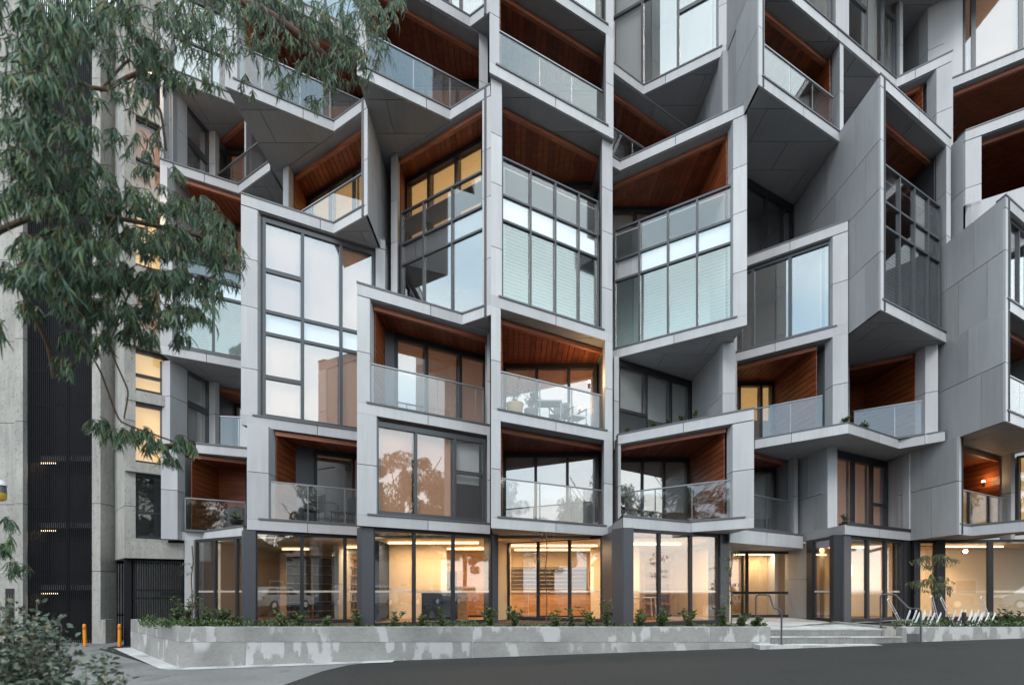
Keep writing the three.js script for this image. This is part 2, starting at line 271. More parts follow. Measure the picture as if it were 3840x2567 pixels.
function roomBehind(parent, f, s0, s1, y0, y1, o, depth, mat) {      // plain room lining behind glass: back wall, two sides, ceiling, floor
  const q = (s, oo, dz) => { const p = f.P(s); return [p[0], p[1] + oo * 1.15 - dz]; }, a = q(s0 + 0.02, o, 0), b = q(s1 - 0.02, o, 0), a2 = [a[0], Math.max(-22.9, a[1] - depth)], b2 = [b[0], Math.max(-22.9, b[1] - depth)];
  add(parent, 'room', [prism([a2, b2, [b2[0], b2[1] - 0.05], [a2[0], a2[1] - 0.05]], y0, y1), prism([a, a2, [a2[0] - 0.03, a2[1]], [a[0] - 0.03, a[1]]], y0, y1), prism([b, b2, [b2[0] + 0.03, b2[1]], [b[0] + 0.03, b[1]]], y0, y1),
    prism([a, b, b2, a2], y1 - 0.03, y1 - 0.005), prism([a, b, b2, a2], y0 + 0.004, y0 + 0.03)], mat);
}
function win(f, s0, s1, y0, y1, o = {}) {
  const oo = o.o ?? -0.15, mw = o.mw ?? 0.035, fd = 0.07, vs = [s0, ...(o.vs ?? []).slice().sort((a, b) => a - b), s1], hs = [y0, ...(o.hs ?? []).slice().sort((a, b) => a - b), y1], bars = [];
  const outer = o.outer ?? 0.06, kinds = o.rows ?? [], mat = o.mat ?? M.frame;
  bars.push(f.box(s0, s0 + outer, y0, y1, oo - fd, oo + 0.03), f.box(s1 - outer, s1, y0, y1, oo - fd, oo + 0.03), f.box(s0 + outer, s1 - outer, y1 - (o.head ?? outer), y1, oo - fd, oo + 0.028), f.box(s0 + outer, s1 - outer, y0, y0 + (o.sill ?? outer), oo - fd, oo + 0.028));
  for (const v of vs.slice(1, -1)) bars.push(f.box(v - mw, v + mw, y0 + (o.sill ?? outer), y1 - (o.head ?? outer), oo - fd, oo + 0.022));
  const sp = (i) => [vs[i] + (i ? mw : outer), vs[i + 1] - (i < vs.length - 2 ? mw : outer)];
  for (let i = 0; i < vs.length - 1; i++) { const [a, b] = sp(i); for (const h of hs.slice(1, -1)) bars.push(f.box(a, b, h - mw, h + mw, oo - fd, oo + 0.018)); for (const [c, y, w] of o.sub ?? []) if (c === i) bars.push(f.box(a, b, y - (w ?? 0.05), y + (w ?? 0.05), oo - fd, oo + 0.018)); }
  const w = add(apt, o.name ?? 'window', bars, mat);
  for (let i = 0; i < vs.length - 1; i++) {
    const [a, b] = sp(i);
    for (let r = 0; r < hs.length - 1; r++) {
      let c = hs[r] + (r ? mw : (o.sill ?? outer)), d = hs[r + 1] - (r < hs.length - 2 ? mw : (o.head ?? outer)); const kind = kinds[r];
      if (kind === 'louvre') {
        const n = o.blades ?? 21, hB = (d - c) / n, g = new THREE.BoxGeometry(b - a, 0.005, hB * 1.1); g.rotateX(1.47);
        const p = f.P((a + b) / 2, oo - 0.03);
        for (let q = 0; q < n; q++) { const m = add(w, 'louvre_blade', g, M.louvre); m.position.set(p[0], c + hB * (q + 0.5), p[1]); m.rotation.y = rotY(f); m.rotation.x = 0; }
        continue;
      }
      const cuts = (o.sub ?? []).filter((q) => q[0] === i && q[1] > c && q[1] < d).map((q) => [q[1], q[2] ?? 0.05]).sort((p, q) => p[0] - q[0]); let lo = c; const parts = [];
      for (const [y, hw] of cuts) { parts.push([lo, y - hw]); lo = y + hw; } parts.push([lo, d]);
      for (const [p, q] of parts) add(w, 'pane', f.box(a - 0.004, b + 0.004, p - 0.004, q + 0.004, oo - 0.04, oo - 0.028), kind === 'bal' ? M.glassBal : o.glass ?? M.glass);
      if (o.frost) add(w, 'frosted_band', f.box(a + 0.01, b - 0.01, EYE - 0.03, EYE + 0.03, oo - 0.05, oo - 0.046), M.frost);
      if (kind === 'spandrel') add(w, 'spandrel_panel', f.box(a, b, c, d, oo - 0.12, oo - 0.1), o.spandrelMat ?? M.spandrel);
      const bl = o.blind?.[i]; if (bl && (!kind)) { const mm = { w: M.glowBlindWarm, a: M.glowBlindAmber, g: M.blindGrey, s: M.skyGlow }[bl[0]]; add(w, bl[0] === 'g' ? 'roller_blind' : 'painted_glow_sheet', f.box(a + 0.02, b - 0.02, lerp(d, c, bl[1] ?? 1) + 0.01, d, oo - 0.2, oo - 0.19), mm); }  // w and a glow in place of room light, s in place of sky
    }
  }
  if (o.room !== false) roomBehind(w, f, s0, s1, y0, y1, oo - 0.3, o.depth ?? 4, o.roomMat ?? M.room);
  return w;
}
let boards = 0;
const back = (f, wl, wr, dz) => { const a = f.P(wl), b = f.P(f.L - wr); return new Face(a[0], a[1] - dz, b[0], b[1] - dz); };
function balcony(f, a, b, o = {}) {
  const j = o.jit ?? 0, yf = B[a] + FH + j, yc = (o.yc ?? B[b]) + j - 0.026, wl = o.wl ?? 0.3, wr = o.wr ?? 0.3, pd = 0.42, strip = o.strip ?? 0.55;
  const [axx, azz] = f.P(wl), [bxx, bzz] = f.P(f.L - wr), rear = o.rear ?? -Math.max(-azz, -bzz) - (o.deep ?? 0.9);
  const rf = typeof rear === 'number' ? new Face(axx, rear, bxx, rear) : rear;
  const floor = prism([[axx, azz - 0.3], [bxx, bzz - 0.3], rf.P(rf.L), rf.P(0)], yf + 0.004, yf + 0.03);
  const p = add(apt, 'balcony', floor, M.cap); add(p, 'beam', zb(f, wl + 0.005, f.L - wr - 0.005, yc - 0.125, yc - 0.003, -strip - 0.13, -strip), M.beam);
  // ceiling boards, laid front to back
  const bw = o.board ?? 0.17, list = [], nb = Math.floor((bxx - axx) / bw);
  for (let i = 0; i < nb; i++) {
    const x0 = axx + (i + 0.02) * (bxx - axx) / nb, x1 = axx + (i + 0.91) * (bxx - axx) / nb, s = (x) => (x - axx) / (bxx - axx), zf = (x) => lerp(azz, bzz, s(x)) - strip - 0.132, zr = (x) => { const t = (x - rf.ax) / (rf.bx - rf.ax); return lerp(rf.az, rf.bz, t); };
    list.push(prism([[x0, zf(x0)], [x1, zf(x1)], [x1, zr(x1)], [x0, zr(x0)]], yc - 0.05, yc - 0.03));
  }
  if (o.boards !== false && boards + list.length < 285) { boards += list.length; for (const g of list) add(p, 'ceiling_board', g, pick(M.woods)); }
  else add(p, 'ceiling_boards', list, M.woods[0]).userData.kind = 'stuff';
  add(p, 'ceiling_backing', prism([[axx, azz - strip - 0.14], [bxx, bzz - strip - 0.14], rf.P(rf.L), rf.P(0)], yc - 0.028, yc - 0.01), M.dark);
  // side linings
  for (const [flag, x, dir, zfr, zrr] of [[o.sideL, axx, 1, azz - pd, rf.P(0)[1]], [o.sideR, bxx, -1, bzz - pd, rf.P(rf.L)[1]]]) {
    if (flag === 'wood') { const n = 14, h = (yc - 0.06 - yf - 0.03) / n; for (let i = 0; i < n; i++) add(p, 'wall_board', prism([[x, zfr - 0.004], [x, zrr], [x + dir * 0.025, zrr], [x + dir * 0.025, zfr - 0.004]], yf + 0.03 + i * h, yf + 0.03 + (i + 0.89) * h), pick(M.litSidewoods)); add(p, 'lining_backing', prism([[x - dir * 0.012, zfr - 0.01], [x - dir * 0.012, zrr], [x - dir * 0.003, zrr], [x - dir * 0.003, zfr - 0.01]], yf + 0.03, yc - 0.06), M.dark); }
    else if (flag) add(p, 'side_lining', prism([[x, zfr - 0.004], [x, zrr], [x + dir * 0.025, zrr], [x + dir * 0.025, zfr - 0.004]], yf + 0.03, yc - 0.06), M.clad);
  }
  // rear glazing
  if (o.glaze !== false) win(rf, 0.02 + (o.g0 ?? 0), rf.L - 0.02 - (o.g1 ?? 0), yf + 0.03, yc - 0.06, { o: -0.02, vs: o.mull ?? [rf.L * 0.36, rf.L * 0.7], outer: 0.1, head: 0.16, mw: 0.045, mat: M.dark, blind: o.blind, name: 'balcony_door', depth: o.depth ?? 2.6, glass: o.glass, roomMat: o.roomMat });
  if (o.g0) add(p, 'rear_wall', rf.box(0.02, 0.02 + o.g0, yf + 0.03, yc - 0.06, -0.1, -0.01), o.wallMat ?? M.clad);
  if (o.g1) add(p, 'rear_wall', rf.box(rf.L - 0.02 - o.g1, rf.L - 0.02, yf + 0.03, yc - 0.06, -0.1, -0.01), o.wallMat ?? M.clad);
  if (o.bal !== false) balustrade(p, f, o.b0 ?? wl + 0.04, o.b1 ?? f.L - wr - 0.04, yf + 0.05, B[a] + 1.40 + j, o.div ?? [0.36, 0.7].map((t) => wl + t * (f.L - wl - wr)), o.bo ?? -0.14, o.bars);
  return p;
}
function balustrade(p, f, s0, s1, y0, y1, div, oo, bars) {
  const cuts = [s0, ...div.filter((d) => d > s0 + 0.1 && d < s1 - 0.1), s1];
  add(p, 'handrail', [f.box(s0, s1, y1, y1 + 0.035, oo - 0.03, oo + 0.03), ...(bars ? cuts : cuts.slice(1, -1)).map((c) => f.box(c - 0.014, c + 0.014, y0, y1, oo - 0.04, oo - 0.012))], M.rail);
  add(p, 'channel', f.box(s0, s1, y0 - 0.045, y0 + 0.02, oo - 0.05, oo + 0.05), M.cap);
  for (let i = 0; i < cuts.length - 1; i++) add(p, 'glass_panel', f.box(cuts[i] + 0.008, cuts[i + 1] - 0.008, y0 + 0.021, y1 - 0.001, oo - 0.006, oo + 0.006), M.glassBal);
}
const J = 0.008;
const S = (f, ...px) => px.map((x) => f.s(x, -0.15));
// ---- fourth column (widest gap in the middle of the picture): five boxes in one plane
const fD = F(491, 14.75, 612.5, 16.95), fD5 = F(489.5, 14.6, 613.5, 16.75);
pod(fD, 1, 2, { roof: false, wr: 0.34 }); balcony(fD, 1, 2, { div: S(fD, 540, 570.4), mull: [1.1, 2.15], blind: [['g', 0.6], ['g', 0.6]], rear: -17.9, sideL: 'wood' });
pod(fD, 2, 3, { roof: false }); balcony(fD, 2, 3, { div: S(fD, 540, 572), rear: -18.3, blind: [['w'], ['w', 0.45], ['w', 0.6]], sideL: 'wood' });
pod(fD, 3, 5, { roof: false, wl: 0.34, wr: 0.42 });
win(fD, 0.4, fD.L - 0.46, B[3] + FH + 0.05, EYE + 12.12, { vs: S(fD, 530.5, 555.3, 578.7), hs: [EYE + 10.36, EYE + 11.06], rows: ['louvre', 'spandrel', 'bal'], depth: 1.2, roomMat: M.blindGrey, outer: 0.05, mw: 0.028 });
balcony(fD, 4, 5, { bal: false, wl: 0.36, wr: 0.42, rear: -18.4, blind: [['w'], ['w']], strip: 0.7 });
pod(fD5, 5, 6, { roof: false, soffitBack: -18 }); balcony(fD5, 5, 6, { div: S(fD5, 540, 571.9), rear: -18.2, strip: 0.7, sideL: 'wood' });
pod(fD5, 6, 8, {}); win(fD5, 0.35, fD5.L - 0.35, B[6] + FH + 0.05, B[7] - 0.1, { vs: [1.7, 2.9], hs: [B[6] + 1.5] });
// ---- third column
const fC = F(357, 14.2, 490, 16.3), fC34 = F(391, 17.4, 491, 15.26), fC5 = F(357, 14.67, 487.7, 16.7);
pod(fC, 1, 2, { roof: false, wl: 0.52, wr: 0.1, capL: 0.28 });
win(fC, fC.s(376.5), fC.L - 0.1, B[1] + FH + 0.06, B[2] - 0.1, { vs: S(fC, 415.5, 454.5), sub: [[2, EYE + 3.5]], blind: [['w'], ['w'], ['g', 0.55]], outer: 0.09, head: 0.14, sill: 0.1, o: -0.12, glass: M.glassLow });
pod(fC, 2, 3, { wl: 0.34, wr: 0.1, capL: 0.26, noBase: true }); balcony(fC, 2, 3, { wl: 0.36, wr: 0.1, div: S(fC, 437, 476), rear: back(fC, 0.36, 0.1, 1.55), mull: [1.35, 2.5], blind: [['w', 0.4], ['w'], ['w']], sideL: 'wood', bars: true, g0: 0.3, strip: 0.3 });
pod(fC34, 3, 5, { jit: J, wl: 0.28, wr: 0.3, sideR: -2.2 });
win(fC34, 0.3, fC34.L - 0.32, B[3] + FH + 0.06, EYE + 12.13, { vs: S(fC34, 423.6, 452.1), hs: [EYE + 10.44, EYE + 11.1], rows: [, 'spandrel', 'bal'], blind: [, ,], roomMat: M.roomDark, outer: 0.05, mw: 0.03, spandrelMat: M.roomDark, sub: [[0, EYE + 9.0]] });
balcony(fC34, 4, 5, { jit: J, bal: false, wl: 0.3, wr: 0.3, rear: back(fC34, 0.3, 0.3, 1.1), sideL: 'wood', blind: [['a'], ['a'], ['a']], mull: [1.05, 2.2], strip: 0.25 });
pod(fC5, 5, 6, { wl: 0.25, wr: 0.3 }); balcony(fC5, 5, 6, { wl: 0.28, wr: 0.2, div: S(fC5, 413.5, 450), rear: -18, sideL: 'wood', blind: [['w'], ['w'], ['w']] });
const fC6 = F(400, 18.1, 490.5, 15.96);
pod(fC6, 6, 8, { jit: J, sideR: -2 }); win(fC6, 0.3, fC6.L - 0.3, B[6] + FH + 0.06, B[7], { vs: [1.3, 2.5], hs: [B[6] + 1.7] });
// ---- second column
const fB1 = F(247, 15.1, 362.5, 16.75), fB = F(241, 15.23, 385, 17.25), fB4 = F(283, 17.9, 367.5, 15.65), fB5 = F(225, 15.0, 372, 17.05);
pod(fB1, 1, 2, { roof: false, wl: 0.55, wr: 0.1, capL: 0.3, pd: 0.5 }); balcony(fB1, 1, 2, { wl: 0.58, wr: 0.1, div: S(fB1, 308, 345), bars: true, rear: back(fB1, 0.58, 0.1, 1.8), sideL: 'wood', g0: 0.55, mull: [1.85], blind: [['w', 0.02], ['w']], strip: 0.35, glass: M.glass });
pod(fB, 2, 4, { wl: 0.42, wr: 0.3, capL: 0.3 });
win(fB, 0.56, fB.L - 0.28, B[2] + FH + 0.06, B[4] - 0.1, { vs: S(fB, 302.5, 341), hs: [EYE + 7.47, EYE + 8.11], sub: [[0, EYE + 9.3, 0.06], [0, EYE + 6.21, 0.06]], rows: [, 'spandrel'], blind: [['w'], ['w'], ['w']], outer: 0.09, head: 0.12, mw: 0.045, o: -0.14, depth: 3 });
pod(fB4, 4, 5, { jit: J, wl: 0.3, wr: 0.24, sideR: -2.5 }); balcony(fB4, 4, 5, { jit: J, wl: 0.32, wr: 0.22, div: S(fB4, 313, 334.4), rear: back(fB4, 0.32, 0.22, 1.5), sideL: 'wood', bars: true, blind: [['a', 0.7], ['a'], ['a']], strip: 0.45 });
pod(fB5, 5, 6, { wl: 0.3, wr: 0.25 }); balcony(fB5, 5, 6, { wl: 0.3, wr: 0.2, div: S(fB5, 262, 300, 330), rear: -18.6, sideL: 'wood', blind: [['w'], ['w'], ['w']] });
const fB6 = F(225, 15.0, 372, 17.05);
pod(fB6, 6, 8, { floor: false }); win(fB6, 0.3, fB6.L - 0.3, B[6] + FH + 0.05, B[7], { vs: [1.5, 2.7], hs: [B[6] + 1.6] });
// ---- first column, set back
const fA1 = F(161, 17.75, 250, 19.1), fA3 = F(160, 17.74, 250, 19.05), fA5 = F(160, 17.9, 246, 19.15), fAB5 = F(205, 20.3, 270, 18.0);
pod(fA1, 1, 2, { roof: false, floor: false, wl: 0.46, wr: 0.1 });
for (const [f, c] of [[F(162, 17.85, 202, 18.6), 0.3], [F(202, 18.6, 243, 16.9), 0]]) { add(apt, 'fascia_panel', zb(f, 0, f.L, B[1], B[1] + FH, -0.07, 0), pick(M.panels)); add(apt, 'ledge_cap', zb(f, c, f.L, B[1] + FH + 0.003, B[1] + FH + 0.06, -0.5, 0.03), M.cap); const a = f.P(0), b = f.P(f.L); add(apt, 'floor_slab', prism([[a[0], a[1] - 0.08], [b[0], b[1] - 0.08], [b[0], ZB], [a[0], ZB]], B[1] + 0.004, B[1] + FH - 0.01), M.slab); }
 balcony(fA1, 1, 2, { wl: 0.64, wr: 0.1, rear: -20.2, sideL: 'wood', div: [2.4], bars: true, g0: 1.0, wallMat: M.woods[0], mull: [1.6], blind: [['w'], ['w']], boards: false, strip: 0.3 });
for (const [f, e] of [[F(196, 18.3, 249, 18.95), 0]]) { add(apt, 'fascia_panel', zb(f, 0, f.L, B[2], B[2] + FH, -0.07, 0), M.panels[0]); add(apt, 'ledge_cap', zb(f, 0, f.L, B[2] + FH + 0.003, B[2] + FH + 0.06, -0.9, 0.03), M.cap); add(apt, 'floor_slab', prism([f.P(0, -0.1), f.P(f.L, -0.1), [f.P(f.L)[0], ZB], [f.P(0)[0] - 1, ZB]], B[2] + 0.004, B[2] + FH - 0.01), M.slab); }
const fAs = new Face(-11.53, -18.25, -11.2, -20.35);
function sideBay(k, blind) {            // the return wall between the boxes: raw wall, a narrow window, a pier at its far end
  const y0 = B[k] + FH + 0.01, y1 = B[k + 1] - 0.01;
  for (const [a, b] of runs(y0, y1, [y0 + 1.6])) { add(apt, 'wall_panel', fAs.box(0, 0.78, a, b, -0.3, 0), M.panels[1]); add(apt, 'post_panel', fAs.box(1.9, 2.12, a, b, -0.3, 0.22), M.panels[0]); }
  win(fAs, 0.79, 1.89, y0, y1, { o: -0.06, sub: [[0, y0 + 1.65, 0.11]], depth: 0.05, room: false, blind: blind ? [[blind, 0.85]] : undefined, mat: M.frame });
  add(apt, 'party_wall', prism([[-11.9, -18.3], [-11.8, -18.3], [-11.55, -20.5], [-11.9, -20.5]], y0, y1), M.roomDark);
}
sideBay(2, 'g'); sideBay(5, 'w');
balcony(F(206, 20.2, 250, 21.0), 2, 3, { wl: 0.02, wr: 0.1, rear: -22.2, sideL: 'clad', bal: false, boards: false, blind: [['s'], ['s']], mull: [0.8], strip: 0.2 });
{ const f = F(205, 18.9, 250, 19.1), h = add(apt, 'balustrade', f.box(0, f.L, B[2] + FH + 0.02, B[2] + FH + 0.05, -0.05, 0.05), M.cap); balustrade(h, f, 0.5, f.L, B[2] + FH + 0.08, B[2] + 1.42, [1.1], 0); }
pod(fA3, 3, 4, { roof: false, wl: 0.34, wr: 0.1 });
win(fA3, 0.5, fA3.L - 0.12, B[3] + FH + 0.1, EYE + 11.2, { vs: S(fA3, 213.5), hs: [EYE + 10.15, EYE + 10.7], rows: ['louvre', 'spandrel', 'bal'], roomMat: M.blindGrey, depth: 1.2, blades: 20, mw: 0.045 });
pod(fA3, 4, 5, { floor: false, roof: false, wl: 0.2, wr: 0.1 }); balcony(fA3, 4, 5, { wl: 0.3, wr: 0.1, bal: false, rear: -20.5, boards: false, blind: [['w'], ['w'], ['w']], strip: 0.35 });
pod(fA5, 5, 6, { roof: false, wl: 0.1, wr: 0.05, cap: true }); pod(fA5, 6, 8, { wl: 0.3, wr: 0.1 });
win(fA5, 0.3, fA5.L - 0.2, B[6] + FH + 0.05, B[7], { vs: [1.5], hs: [B[6] + 1.6] });
pod(fAB5, 5, 6, { jit: J, roof: false, wl: 0.02, wr: 0.1 }); balcony(fAB5, 5, 6, { jit: J, wl: 0.6, wr: 0.1, rear: -20.8, boards: false, div: [1.5, 2.3], bars: true, blind: [['w'], ['w'], ['w']], strip: 0.5 });
// ---- fifth column
const fE1 = F(618, 17.3, 754, 14.8), fE2 = F(614, 17.9, 694, 20.0), fE34 = F(608, 18.25, 747, 15.85), fE5 = F(610, 17.75, 690, 20.0), fE6 = F(608, 19.3, 730, 17.17);
pod(fE1, 1, 2, { jit: J, wl: 0.1, wr: 0.56, capR: fE1.s(745), joint: [fE1.s(691)] }); balcony(fE1, 1, 2, { jit: J, wl: 0.12, wr: 0.62, div: S(fE1, 655, 692), rear: -18.6, sideR: 'wood', blind: [['g', 0.5], ['g', 0.5], ['g', 0.75]], mull: [1.0, 1.75], strip: 0.3 });
for (const [f, jt] of [[F(614.8, 16.3, 623, 14.6), []], [F(623, 14.6, 692, 15.95), []]]) { for (const [q, e] of runs(0, f.L, jt)) add(apt, 'fascia_panel', zb(f, q, e, B[1] - 0.004, B[1] + FH - 0.004, -0.07, 0), pick(M.panels)); add(apt, 'ledge_cap', zb(f, 0, f.L, B[1] + FH, B[1] + FH + 0.05, -0.35, 0.03), M.cap); const a = f.P(0), b = f.P(f.L); add(apt, 'floor_slab', prism([[a[0] + 0.01, a[1] - 0.08], [b[0], b[1] - 0.08], [b[0], -17.4], [a[0] + 0.01, -17.4]], B[1] - 0.002, B[1] + FH - 0.03), M.slab); }
pod(fE2, 2, 3, { roof: false, floor: false, wl: 0.22, wr: 0.01 }); win(fE2, 0.24, fE2.L - 0.02, B[2] + FH, B[3] - 0.03, { vs: S(fE2, 645.5, 670), o: -0.1, mat: M.dark, sub: [[0, EYE + 6.1]], blind: [['g', 0.55], ['g', 0.6], ['g', 0.65]], outer: 0.1, head: 0.2 });
sideWall(new Face(6.65, -17.0, 7.0, -17.0), 0, 1, B[2] + FH, B[3] - 0.004, 0, -3.0, { hs: [B[2] + 1.5], vs: [1.6] });
add(apt, 'post_panel', box(6.6, 7.0, B[2] + FH, B[2] + 1.5, -17.3, -16.96), M.walls[0]); add(apt, 'post_panel', box(6.6, 7.0, B[2] + 1.512, B[3], -17.3, -16.96), M.walls[2]);
pod(fE34, 3, 5, { jit: J, wl: 0.1, wr: 0.38, joint: [fE34.s(674)] });
win(fE34, 0.15, fE34.L - 0.42, B[3] + FH + 0.05, EYE + 12.2, { vs: S(fE34, 639.4, 668, 697.2), hs: [EYE + 10.45, EYE + 11.15], rows: ['louvre', 'spandrel', 'bal'], roomMat: M.blindGrey, depth: 1.2, outer: 0.06, mw: 0.035 });
balcony(fE34, 4, 5, { jit: J, bal: false, wl: 0.1, wr: 0.4, rear: -19.6, sideR: 'wood', blind: [['g', 0.7], ['g', 0.5], ['w']], strip: 0.5 });
pod(fE5, 5, 6, { wl: 0.02, wr: 0.01 }); balcony(fE5, 5, 6, { wl: 0.05, wr: 0.02, rear: back(fE5, 0.05, 0.02, 1.8), strip: 0.6, blind: [['g', 0.9], , ,], div: [1.2, 2.4] });
sideWall(new Face(6.7, -17.2, 7.0, -17.2), 0, 1, B[5] + FH, B[6], 0, -3.4, { hs: [B[5] + 1.5], vs: [1.3] });
add(apt, 'post_panel', box(6.66, 7.02, B[5] + FH, B[6], -17.5, -17.12), M.walls[0]);
pod(fE6, 6, 8, { jit: J, wl: 0.1, wr: 0.34 });
win(fE6, 0.1, fE6.L - 0.38, B[6] + FH + 0.05, B[7] + 2, { vs: S(fE6, 642.4, 678.2), hs: [B[7] + 0.3], sub: [[2, EYE + 19.4, 0.06]], outer: 0.06, depth: 3, blind: [['g', 0.9], , ,], mw: 0.045 });
// ---- sixth column
const fF1 = F(750, 17.3, 798, 19.1), fF2 = F(734, 18.4, 848, 16.35), fF4 = F(744, 18.1, 796, 19.55), fF5 = F(758.5, 14.95, 843.5, 16.96), fF6 = F(758.5, 14.95, 903, 18.6);
pod(fF1, 1, 2, { y0: EYE + 1.73, wl: 0.02, wr: 0.26, roof: false, floor: false }); balcony(fF1, 1, 2, { wl: 0.05, wr: 0.26, rear: -20.2, div: [1.3], bars: true, boards: false, blind: [['g', 0.75]], mull: [], strip: 0.5 });
pod(fF2, 2, 3, { jit: J, wl: 0.1, wr: 0.4, roof: false, cap: false, floor: false }); balcony(fF2, 2, 3, { jit: J, wl: 0.1, wr: 0.62, rear: -19.9, sideR: 'wood', b1: fF2.L - 0.7, div: S(fF2, 790), blind: [['a', 0.4], ['a', 0.5], ['a', 0.5]], mull: [0.75, 1.55], strip: 0.4, bo: -0.2 });
pod(fF2, 3, 4, { jit: J, wl: 0.1, wr: 0.4, joint: [fF2.s(775)] }); win(fF2, 0.15, fF2.L - 0.45, B[3] + FH + 0.06, B[4] - 0.05, { vs: S(fF2, 753, 790), outer: 0.08, depth: 3, mw: 0.05 });
pod(fF4, 4, 5, { floor: false, roof: false, wl: 0.02, wr: 0.01 }); win(fF4, 0.05, fF4.L - 0.02, B[4] + FH, B[5] - 0.03, { o: -0.1, vs: S(fF4, 765, 781), mat: M.dark, outer: 0.1, head: 0.25, sub: [[2, B[4] + 1.4, 0.07]], roomMat: M.roomDark });
pod(fF5, 5, 6, { roof: false, wl: 0.26, wr: 0.2, sideL: -1.5, sideV: [9], soffitBack: -20 }); balcony(fF5, 5, 6, { wl: 0.28, wr: 0.3, div: S(fF5, 790, 812.6), rear: -18.6, sideR: 'wood', strip: 0.6, blind: [['g', 0.2], , ,] });
pod(fF6, 6, 8, { wl: 0.3, wr: 0.2, joint: [1.6, 3.75, 5.6] });
win(fF6, 0.35, fF6.s(836), B[6] + FH + 0.05, B[8] - 1, { vs: [1.6, 2.7], depth: 2.5 }); 
win(fF6, fF6.s(849), fF6.L - 0.2, B[6] + FH + 0.05, B[8] - 1, { vs: S(fF6, 866.5, 884), sub: [[0, B[6] + 2.0, 0.06], [2, B[6] + 2.6, 0.08]], depth: 2.5, blind: [, ['g', 1],] });
add(apt, 'post_panel', zb(fF6, fF6.s(836), fF6.s(849), B[6] + FH, B[8] - 1, -0.4, 0), M.panels[0]);
// convex ledge over the entrance corner
const fL2a = F(755, 17.8, 848.2, 16.04), fL2b = F(848.2, 16.04, 899.2, 17.79), fL2c = F(899.2, 17.79, 945, 16.85);
for (const [f, jt] of [[fL2a, [1.1]], [fL2b, [1.9]], [fL2c, []]]) { for (const [s, e] of runs(0, f.L, jt)) add(apt, 'fascia_panel', zb(f, s, e, B[2], B[2] + FH, -0.07, 0), pick(M.panels)); add(apt, 'ledge_cap', zb(f, 0, f.L, B[2] + FH + 0.002, B[2] + FH + 0.04, -0.35, 0.02), M.cap); soffit(f, B[2], -0.078, ZB, { rows: 3 }); const a = f.P(0), b = f.P(f.L); add(apt, 'floor_slab', prism([[a[0], a[1] - 0.08], [b[0], b[1] - 0.08], [b[0], ZB], [a[0], ZB]], B[2] + 0.03, B[2] + FH - 0.01), M.slab); }
// ---- seventh column
const fG34 = F(880.6, 14.97, 950.8, 17.11), fG2 = F(848, 18.4, 938, 17.05), fG1 = F(835, 17.8, 889, 19.5), fG5 = F(878, 18.7, 952.3, 17.45), fG0 = F(845, 16.37, 913.2, 18.5);
pod(fG34, 3, 5, { wl: 0.2, wr: 0.3, sideL: -3.6, sideV: [0.75, 2.2], joint: [fG34.s(912)], soffitBack: -20.5 });
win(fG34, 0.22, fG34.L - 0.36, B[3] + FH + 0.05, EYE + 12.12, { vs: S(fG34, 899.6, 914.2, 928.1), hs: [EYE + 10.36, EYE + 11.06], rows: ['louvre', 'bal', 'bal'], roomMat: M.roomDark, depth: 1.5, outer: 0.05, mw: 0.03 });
balcony(fG34, 4, 5, { bal: false, wl: 0.22, wr: 0.36, rear: -18.5, sideR: 'clad', blind: [['g', 0.6], , ,], strip: 0.6 });
pod(fG2, 2, 3, { floor: false, roof: false, jit: J, wl: 0.05, wr: 0.32 }); balcony(fG2, 2, 3, { jit: J, wl: 0.05, wr: 0.32, rear: -20.2, sideR: 'wood', div: [1.3], mull: [1.0], g1: 1.2, wallMat: M.woods[1], boards: false, strip: 0.5, b0: 0.15, roomMat: M.roomDark });
pod(fG1, 1, 2, { floor: false, roof: false, wl: 0.02, wr: 0.01 }); win(fG1, 0.03, fG1.L - 0.02, B[1] + FH + 0.02, B[2] - 0.03, { o: -0.06, vs: S(fG1, 850.5, 869), mat: M.dark, outer: 0.07, head: 0.22, sub: [[2, B[1] + 1.35, 0.05]], blind: [['w'], ['w'], ['w']], mw: 0.07 });
sideWall(new Face(10.24, -17.6, 10.6, -17.6), 0, 1, B[1] - 0.29, B[2], 0, -2.2, { hs: [B[1] + 1.5], vs: [0.9] });
add(apt, 'post_panel', box(10.24, 10.55, B[1] + FH, B[2], -17.9, -17.56), M.panels[0]);
sideWall(new Face(13.62, -18.45, 14.0, -18.45), 0, 1, B[1] + FH, B[2], 0, -1.6, { hs: [B[1] + 1.3], vs: [9] });
add(apt, 'post_panel', box(13.5, 13.72, B[1] + FH, B[2], -18.7, -18.4), M.panels[1]);
for (const [s, e] of runs(0, fG0.L, [2.0])) add(apt, 'fascia_panel', zb(fG0, s, e, B[1], B[1] + FH, -0.07, 0), pick(M.panels));
add(apt, 'ledge_cap', zb(fG0, 0.1, fG0.L - 0.1, B[1] + FH + 0.003, B[1] + FH + 0.09, -0.4, 0.03), M.dark);
